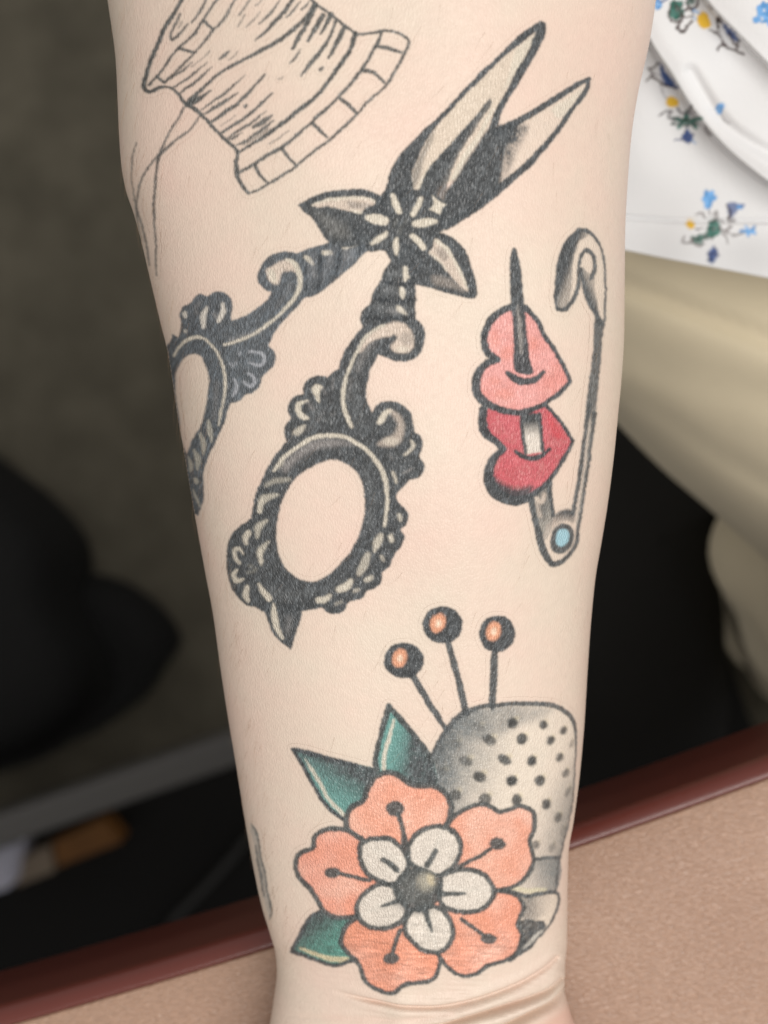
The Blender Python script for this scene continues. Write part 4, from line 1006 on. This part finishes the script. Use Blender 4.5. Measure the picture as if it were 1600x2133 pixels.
q = np.stack([lut[ci[:, 0], ci[:, 1]], lut[ci[:, 0]+1, ci[:, 1]], lut[ci[:, 0]+1, ci[:, 1]+1], lut[ci[:, 0], ci[:, 1]+1]], 1)
rr = GR[ci[:, 0], ci[:, 1]]
# drop what misses the arm or is smeared over its far turn
e1 = np.linalg.norm(pos[q[:, 0]] - pos[q[:, 2]], axis=1)
good = ok[q].all(1) & (e1 < 0.004)
q, rr = q[good], rr[good]
gcol = np.concatenate([GC[need], np.clip(GA[need], 0, 1)[:, None]], 1).astype(np.float32)

TATTOO = {
 "thread_spool_tattoo": "fine line tattoo of a wooden thread spool with loose threads",
 "scissors_tattoo": "black shaded tattoo of ornate open scissors with leaves",
 "safety_pin_tattoo": "tattoo of an open safety pin piercing two hearts",
 "thimble_tattoo": "grey dotted thimble tattoo with three ball-headed pins",
 "flower_tattoo": "orange five-petalled flower tattoo with teal leaves",
 "edge_tattoo": "sliver of a fine line tattoo at the left edge of the wrist"}
MAIN = {"thread_spool_tattoo": "body", "scissors_tattoo": "pivot_flower", "safety_pin_tattoo": "pin_wire", "thimble_tattoo": "cup", "flower_tattoo": "flower_centre", "edge_tattoo": "edge_tattoo"}
def ink_piece(name, qs, parent):
    u, inv = np.unique(qs, return_inverse=True)
    o = mesh_obj(name, pos[u], inv.reshape(qs.shape), M_INK, parent)
    me = o.data
    at = me.attributes.new("ink", 'FLOAT_COLOR', 'POINT')
    at.data.foreach_set("color", gcol[u].ravel())
    me.normals_split_custom_set_from_vertices(nv[u].tolist())
    return o
roots = {}
order = sorted(REG, key=lambda i: 0 if REG[i][1] == MAIN[REG[i][0]] else 1)
for i in order:
    t, piece, lab = REG[i]
    qs = q[rr == i]
    if len(qs) == 0: continue
    if piece == MAIN[t]:
        o = ink_piece(t, qs, person); roots[t] = o
        o["label"] = TATTOO[t]
    else:
        o = ink_piece(piece, qs, roots[t])
        if lab: o["label"] = lab
# ------------------------------------------------------------------ blouse
B = Sheet(1290, -60, 1760, 620)
B.wx *= 1.6; B.wy *= 1.6
BR = (74, 60, 58); TE = (70, 118, 108); BL = (112, 168, 224); NB = (66, 92, 146); YE = (228, 184, 62); GY2 = (150, 146, 150)
def bl(P, w, c=BR, a=0.85): B.line(P, w, c, a, 3)
def bd(x, y, rx, ry, c, a=0.9, rot=0):
    if max(rx, ry) < 9 or c in (YE, GY2): return B.dot(x, y, rx, ry, c, a, 4, rot)
    for k in range(5):      # a cluster of small petals or leaflets with dark veins
        an = k*1.257 + rot*0.05 + x; px_, py_ = x + math.cos(an)*rx*0.55, y + math.sin(an)*ry*0.55
        B.dot(px_, py_, rx*0.48, ry*0.42, tuple(np.clip(np.array(c) + random.randint(-22, 22), 0, 255)), a, 3, math.degrees(an))
    if c != BL:
        for k in range(4):
            an = k*1.6 + y; B.line([(x, y), (x + math.cos(an)*rx*1.05, y + math.sin(an)*ry*1.05)], 2.6, BR, 0.6, 2.5)
# motif at the top
bd(1372,8,9,14,BL); bl([(1368,-6),(1378,4),(1390,0)], 4, NB); bd(1409,20,17,22,TE); bl([(1396,14),(1393,32),(1404,44),(1418,42),(1420,24),(1408,10)], 5); bl([(1420,26),(1436,18),(1444,30),(1430,36),(1418,30)], 4); bl([(1416,44),(1412,58),(1424,68),(1432,52),(1440,42)], 6); bl([(1430,6),(1438,18),(1452,16),(1458,-4)], 5); bd(1440,2,12,12,TE,0.6)
bl([(1444,34),(1452,40)], 4, BL); bd(1464,42,14,18,YE,0.95,-15); bl([(1446,22),(1456,26)], 6, BL, 0.6)
bl([(1476,60),(1490,66),(1500,74),(1506,86),(1513,96),(1530,104),(1548,113)], [4,4,4,5,5,5,5]); bl([(1512,95),(1500,94),(1495,102)], 5); bl([(1497,36),(1494,50),(1498,66)], [9,7,3]); bl([(1497,36),(1503,46)], 7)
B.poly([(1504,44),(1518,56),(1541,82),(1534,86),(1516,72)], NB, 0.8, 4); bl([(1520,70),(1526,84),(1538,96)], 4); bl([(1541,84),(1534,96),(1536,104)], 4)
bd(1592,22,16,20,BL); bd(1600,44,18,10,BL); bd(1577,42,7,8,BL); bl([(1478,12),(1484,18)], 5, GY2)
# second motif, half under the fold
B.poly([(1376,130),(1388,150),(1412,178),(1408,184),(1388,176),(1376,156)], NB, 0.85, 5); bl([(1350,140),(1362,140),(1372,130)], 4); bl([(1346,170),(1354,160),(1360,150),(1352,142)], 4); bl([(1356,160),(1370,166),(1386,176),(1408,182)], 5); bl([(1376,176),(1384,196),(1390,204)], 2.5, GY2); bl([(1352,150),(1372,156)], 3, GY2)
bd(1401,210,13,12,YE,0.95); bd(1431,252,34,11,TE,0.9); bl([(1374,240),(1386,230),(1398,232),(1390,244),(1402,250)], 5, (92,86,90)); bl([(1412,226),(1420,238),(1434,236),(1440,222)], 5, (92,86,92)); bl([(1400,256),(1420,262),(1446,260)], 5, (80,92,90)); bd(1440,236,10,8,GY2,0.5); bl([(1466,262),(1474,272),(1481,281)], [4,5,7]); bd(1431,284,12,13,NB,0.85); bl([(1406,290),(1424,288),(1444,278)], 3, (90,100,140)); bl([(1431,266),(1431,298)], 3, NB); bl([(1440,292),(1448,300)], 3, BL)
bd(1499,226,9,11,BL,0.85); bd(1506,220,5,6,BL,0.7); bl([(1502,238),(1510,250),(1518,258)], [3,4,3], GY2)
# third motif above the hem
bd(1478,410,15,15,BL); bd(1474,426,9,8,BL); bl([(1476,434),(1478,446)], 3, GY2); B.poly([(1515,424),(1528,420),(1552,426),(1536,440),(1524,454),(1516,440)], NB, 0.7, 6); bl([(1513,426),(1522,444),(1518,456)], 5); bd(1541,430,10,5,BL,0.7,-15); bd(1560,479,19,10,BL); bd(1438,467,9,9,YE,0.9); bd(1486,476,15,22,TE,0.85); bd(1455,498,14,11,TE,0.7); bd(1470,492,12,8,TE,0.6)
for P in ([(1450,446),(1462,444),(1468,452)], [(1486,448),(1494,440),(1492,456)], [(1430,492),(1424,504),(1436,508),(1446,496)], [(1498,472),(1510,480),(1522,470)], [(1504,484),(1514,494),(1516,506)], [(1512,482),(1530,490),(1546,486)], [(1450,476),(1462,474)], [(1444,504),(1456,512),(1468,506)], [(1520,462),(1530,458)]):
    bl(P, 4, (104,94,94), 0.75)
bl([(1476,462),(1492,458),(1508,462)], 3); bd(1486,528,12,15,NB,0.75); bd(1482,540,9,8,(84,112,160),0.7); bl([(1486,512),(1486,548)], 3, NB, 0.7)
# a few further sprigs out of sight of the photograph
for x, y in ((1690,150),(1700,440),(1650,300)):
    bd(x,y,14,15,BL); bd(x+26,y+30,13,16,TE,0.8); bd(x+4,y+34,8,9,YE); bl([(x,y+12),(x+14,y+30),(x+40,y+44)], 4); bd(x+48,y+40,12,9,NB,0.8)
B.a = np.clip(blur(B.a, 0.7)*1.15, 0, 1)

def dist_side(X, Y, P):
    """signed distance to an open curve; positive on its upper right side"""
    P = catmull(np.array(P, float), False, 8)
    d = np.full(X.shape, 1e9); sgn = np.ones(X.shape)
    for (ax, ay), (bx, by) in zip(P[:-1], P[1:]):
        dx, dy = bx-ax, by-ay; l2 = dx*dx+dy*dy
        t = np.clip(((X-ax)*dx+(Y-ay)*dy)/l2, 0, 1)
        e = np.hypot(X-ax-t*dx, Y-ay-t*dy); c = (X-ax)*dy - (Y-ay)*dx
        u = e < d; d = np.where(u, e, d); sgn = np.where(u, np.sign(c), sgn)
    return d*sgn
def sstep(x, a, b):
    t = np.clip((x-a)/(b-a), 0, 1); return t*t*(3-2*t)

def make_blouse():
    xs = np.concatenate([np.arange(1120, 1290, 10), np.arange(1290, 1640, 2.5), np.arange(1640, 2400, 14)])
    v = np.linspace(0, 1, 320)
    X, Vv = np.meshgrid(xs, v)
    hem = np.interp(xs, [1120, 1302, 1390, 1480, 1600, 2400], [486, 521, 539, 556, 579, 700])
    Y = -500 + (hem[None, :] + 500)*(Vv**0.72)
    # cloth depth: belly swells towards the upper right, the hem lies on the lap
    D = 0.340 - 0.000030*(X - 1300) - 0.000030*(560 - Y)
    s1 = dist_side(X, Y, [(1180,-260),(1290,-40),(1353,93),(1395,157),(1429,214),(1474,273),(1513,315),(1555,351),(1600,385),(1720,470),(2400,900)])
    D -= 0.0085*sstep(s1, -5, 7)*(1 - 0.62*sstep(s1, 25, 150))
    s2 = dist_side(X, Y, [(1250,-420),(1400,-100),(1474,11),(1505,45),(1541,81),(1600,140),(1700,230),(2400,760)])
    D -= 0.0065*sstep(s2, -4, 7)*(1 - 0.5*sstep(s2, 30, 200))
    s3 = dist_side(X, Y, [(1440,150),(1490,233),(1521,267),(1560,295),(1600,318),(1750,400)])
    D += 0.0016*np.exp(-(s3/14.0)**2)
    # hem turned up: a stitched groove
    yh = Y - (np.interp(xs, [1120,1300,1400,1600,2400], [440,452,459,460,500]))[None, :]
    D += 0.0009*np.exp(-(yh/4.0)**2) - 0.0006*sstep(yh, 0, 12)
    # soft wrinkles
    D += 0.0014*np.sin(X/83.0 + Y/140.0 + 1.3*np.sin(X/151.0 - Y/97.0))*np.sin(Y/120.0 + X/260.0 + 0.7) + 0.0006*np.sin(X/47.0 - Y/88.0 + 2.0*np.sin(Y/133.0 + X/177.0))
    D += 0.004*sstep(Y, 470, 585)
    Px = (X - 800)/F*D; Py = (1066.5 - Y)/F*D; Pz = CZ - D
    Vt = np.stack([Px, Py, Pz], -1).reshape(-1, 3)
    m, nt, b = mat_new("white_floral_cotton")
    at = node(nt, "ShaderNodeAttribute", attribute_name="print")
    mx = node(nt, "ShaderNodeMix", data_type='RGBA'); mx.inputs["A"].default_value = (0.74, 0.745, 0.755, 1)
    L(nt, at.outputs["Alpha"], mx.inputs["Factor"]); L(nt, at.outputs["Color"], mx.inputs["B"]); L(nt, mx.outputs["Result"], b.inputs["Base Color"])
    b.inputs["Roughness"].default_value = 0.85; b.inputs["Specular IOR Level"].default_value = 0.2; b.inputs["Sheen Weight"].default_value = 0.15
    tc = node(nt, "ShaderNodeTexCoord")
    wv = node(nt, "ShaderNodeTexNoise", Scale=1400.0, Detail=2.0)
    L(nt, tc.outputs["Object"], wv.inputs["Vector"])
    bp = node(nt, "ShaderNodeBump", Strength=0.25, Distance=0.0003)
    L(nt, wv.outputs["Fac"], bp.inputs["Height"]); L(nt, bp.outputs[0], b.inputs["Normal"])
    o = mesh_obj("blouse", Vt, grid_faces(*X.shape)[:, ::-1], m, person)
    jx = np.clip(np.round(X - B.x0).astype(int), 0, B.w-1); jy = np.clip(np.round(Y - B.y0).astype(int), 0, B.h-1)
    inside = (X > B.x0+1) & (X < B.x0+B.w-2) & (Y > B.y0+1) & (Y < B.y0+B.h-2)
    a = np.where(inside, B.a[jy, jx], 0)
    c = np.concatenate([B.col[jy, jx]*1.05, a[..., None]], -1).astype(np.float32)
    me = o.data
    atr = me.attributes.new("print", 'FLOAT_COLOR', 'POINT'); atr.data.foreach_set("color", c.reshape(-1, 4).ravel())
    so = o.modifiers.new("thickness", 'SOLIDIFY'); so.thickness = 0.0012; so.offset = -1
    return o
make_blouse()

# ------------------------------------------------------------------ trousers
M_KHAKI = simple("khaki_twill", (203, 191, 165), 0.9, 0.15, bump=(1500, 0.35, 0.0004), var=0.06, vscale=25, sheen=0.1)
def make_trousers():
    # thigh: a tube running down to the right; its left flank is what the photograph shows
    n, m = 220, 200
    ax0 = np.array(W(1330, 190, 0.430)); ax1 = np.array(W(2250, 1015, 0.430))
    d = ax1 - ax0; Ln = np.linalg.norm(d); d /= Ln
    side = np.array([-d[1], d[0], 0.0]); side /= np.linalg.norm(side); up = np.array([0, 0, 1.0])
    t = np.linspace(-0.15, 1, n)[:, None]; th = np.linspace(0, 2*np.pi, m, endpoint=False)[None, :]
    R = 0.0735 + 0.004*np.sin(t*3.0)
    e = 2/2.7
    ca = np.sign(np.cos(th))*np.abs(np.cos(th))**e; sa = np.sign(np.sin(th))*np.abs(np.sin(th))**e
    P = ax0[None, None, :] + d[None, None, :]*(t*Ln)[..., None]
    f = 0.0006*np.sin(th*5 + t*9.0)*np.sin(t*14 + 1.0)
    rr_ = R + f
    Vt = P + side[None, None, :]*(ca*rr_)[..., None] + up[None, None, :]*(sa*rr_*0.96)[..., None]
    Dq = CZ - Vt[..., 2]; qx = 800 + Vt[..., 0]/Dq*F; qy = 1066.5 - Vt[..., 1]/Dq*F
    for C, dep, wd in (([(1200,560),(1300,592),(1400,628),(1500,668),(1600,706),(1800,790)], 0.0030, 20), ([(1300,820),(1380,868),(1460,925),(1560,985),(1700,1060)], 0.0022, 26), ([(1250,700),(1380,770),(1500,800),(1700,850)], 0.0018, 45), ([(1330,530),(1480,590),(1650,640)], 0.0012, 30)):
        s_ = dist_side(qx, qy, C)
        Vt[..., 2] += np.where(sa > 0, -dep*np.exp(-(s_/wd)**2) + dep*0.35*np.exp(-((s_ + 2.6*wd)/(2.4*wd))**2), 0)
    V1 = Vt.reshape(-1, 3); F1 = grid_faces(n, m, True)
    # lower leg, hanging from the knee to the floor
    path3 = np.array([W(1870, 1090, 0.46), W(1830, 1150, 0.56), W(1785, 1215, 0.68), W(1762, 1240, 0.80), W(1750, 1250, 0.92), W(1745, 1255, 1.025)])
    path3 = catmull(path3, False, 14); nk = len(path3)
    th2 = np.linspace(0, 2*np.pi, 80, endpoint=False)[None, :]; s = np.linspace(0, 1, nk)[:, None]
    r2 = 0.058 + 0.016*s + 0.003*np.sin(th2*4 + s*11) + 0.002*np.sin(th2*7 - s*19)
    r2 = r2*np.clip(s*9 + 0.05, 0, 1)**0.5
    V2 = path3[:, None, :] + np.stack([np.cos(th2)*r2, np.sin(th2)*r2, 0*r2], -1)
    F2 = grid_faces(nk, 80, True)[:, ::-1] + len(V1)
    V = np.concatenate([V1, V2.reshape(-1, 3)])
    o = mesh_obj("trousers", V, np.concatenate([F1, F2]), M_KHAKI, person)
    return o
make_trousers()

# ------------------------------------------------------------------ added black cushion on a stand, shaped to fill the shaded area
def make_added_chair():
    root = empty("added_chair", (0.14, -0.01, 0)); tag(root, "added black cushion shaped to fill the dark area under the khaki trousers", "added_chair")
    mat = simple("added_chair_black", (27, 26, 24), 0.7, 0.25, bump=(220, 0.3, 0.001))
    q = [W(x, y, 0.64) for x, y in ((1010, 640), (1250, 600), (1700, 640), (1760, 900), (1500, 1060), (1500, 1300), (1500, 1560), (1380, 1680), (1060, 1640), (1000, 1200))]
    P = catmull(np.array([p[:2] for p in q]), True, 8); c = P.mean(0)
    z1 = CZ - 0.625; V = []
    prof = [(0.0, -0.07), (0.93, -0.07), (0.985, -0.062), (1.0, -0.045), (1.0, -0.02), (0.985, -0.006), (0.95, 0.0), (0.6, 0.004), (0.0, 0.005)]
    for k, dz in prof:
        for p in P: V.append((*(c + (p - c)*max(k, 0.01)), z1 + dz))
    mesh_obj("dark_fill_seat", V, grid_faces(len(prof), len(P), True)[:, ::-1], mat, root)
    v, f = tube([(c[0], c[1], 0.03), (c[0], c[1], z1 - 0.06)], 0.025, 20); mesh_obj("column", v, f, mat, root)
    for i in range(5):
        a = math.radians(72*i + 20); v, f = tube([(c[0], c[1], 0.06), (c[0] + 0.11*math.cos(a), c[1] + 0.11*math.sin(a), 0.02)], [0.02, 0.014], 12); mesh_obj("foot", v, f, mat, root)
make_added_chair()

# ------------------------------------------------------------------ fine hairs of the forearm
def make_hair():
    V, Fc = [], []
    r = random.Random(5)
    n = 0
    while n < 480:
        x = r.uniform(250, 1330); y = r.uniform(-50, 2000)
        if r.random() < 0.6: x = float(np.interp(y, Ly, Lx)) + r.uniform(0, 60)
        h = bvh.ray_cast(org, Vector(((x - 800)/F, (1066.5 - y)/F, -1.0)))
        if h[0] is None: continue
        nrm = h[1] if h[1].z > 0 else -h[1]
        d = Vector((r.uniform(-0.7, 0.1) - 0.25, -1.0, 0)); d = (d - nrm*d.dot(nrm)).normalized()
        ln = r.uniform(0.0025, 0.006); rad = r.uniform(0.000009, 0.000016)
        sd = d.cross(nrm); bend = r.uniform(-0.3, 0.3)
        b0 = len(V)
        for k in range(4):
            t = k/3
            c = h[0] + d*(ln*t) + nrm*(ln*(0.28*t - 0.10*t*t)) + sd*(bend*ln*t*t)
            rr2 = rad*(1 - 0.8*t)
            for a in range(3):
                an = a*2.0944
                V.append(c + sd*(math.cos(an)*rr2) + nrm*(math.sin(an)*rr2))
        for k in range(3):
            for a in range(3):
                Fc.append((b0 + k*3 + a, b0 + k*3 + (a+1) % 3, b0 + k*3 + 3 + (a+1) % 3, b0 + k*3 + 3 + a))
        n += 1
    o = mesh_obj("arm_hair", [tuple(v) for v in V], Fc, simple("fair_hair", (168, 134, 104), 0.45, 0.5), person)
    o["kind"] = "stuff"; o["label"] = "sparse fair hairs on the forearm"
make_hair()
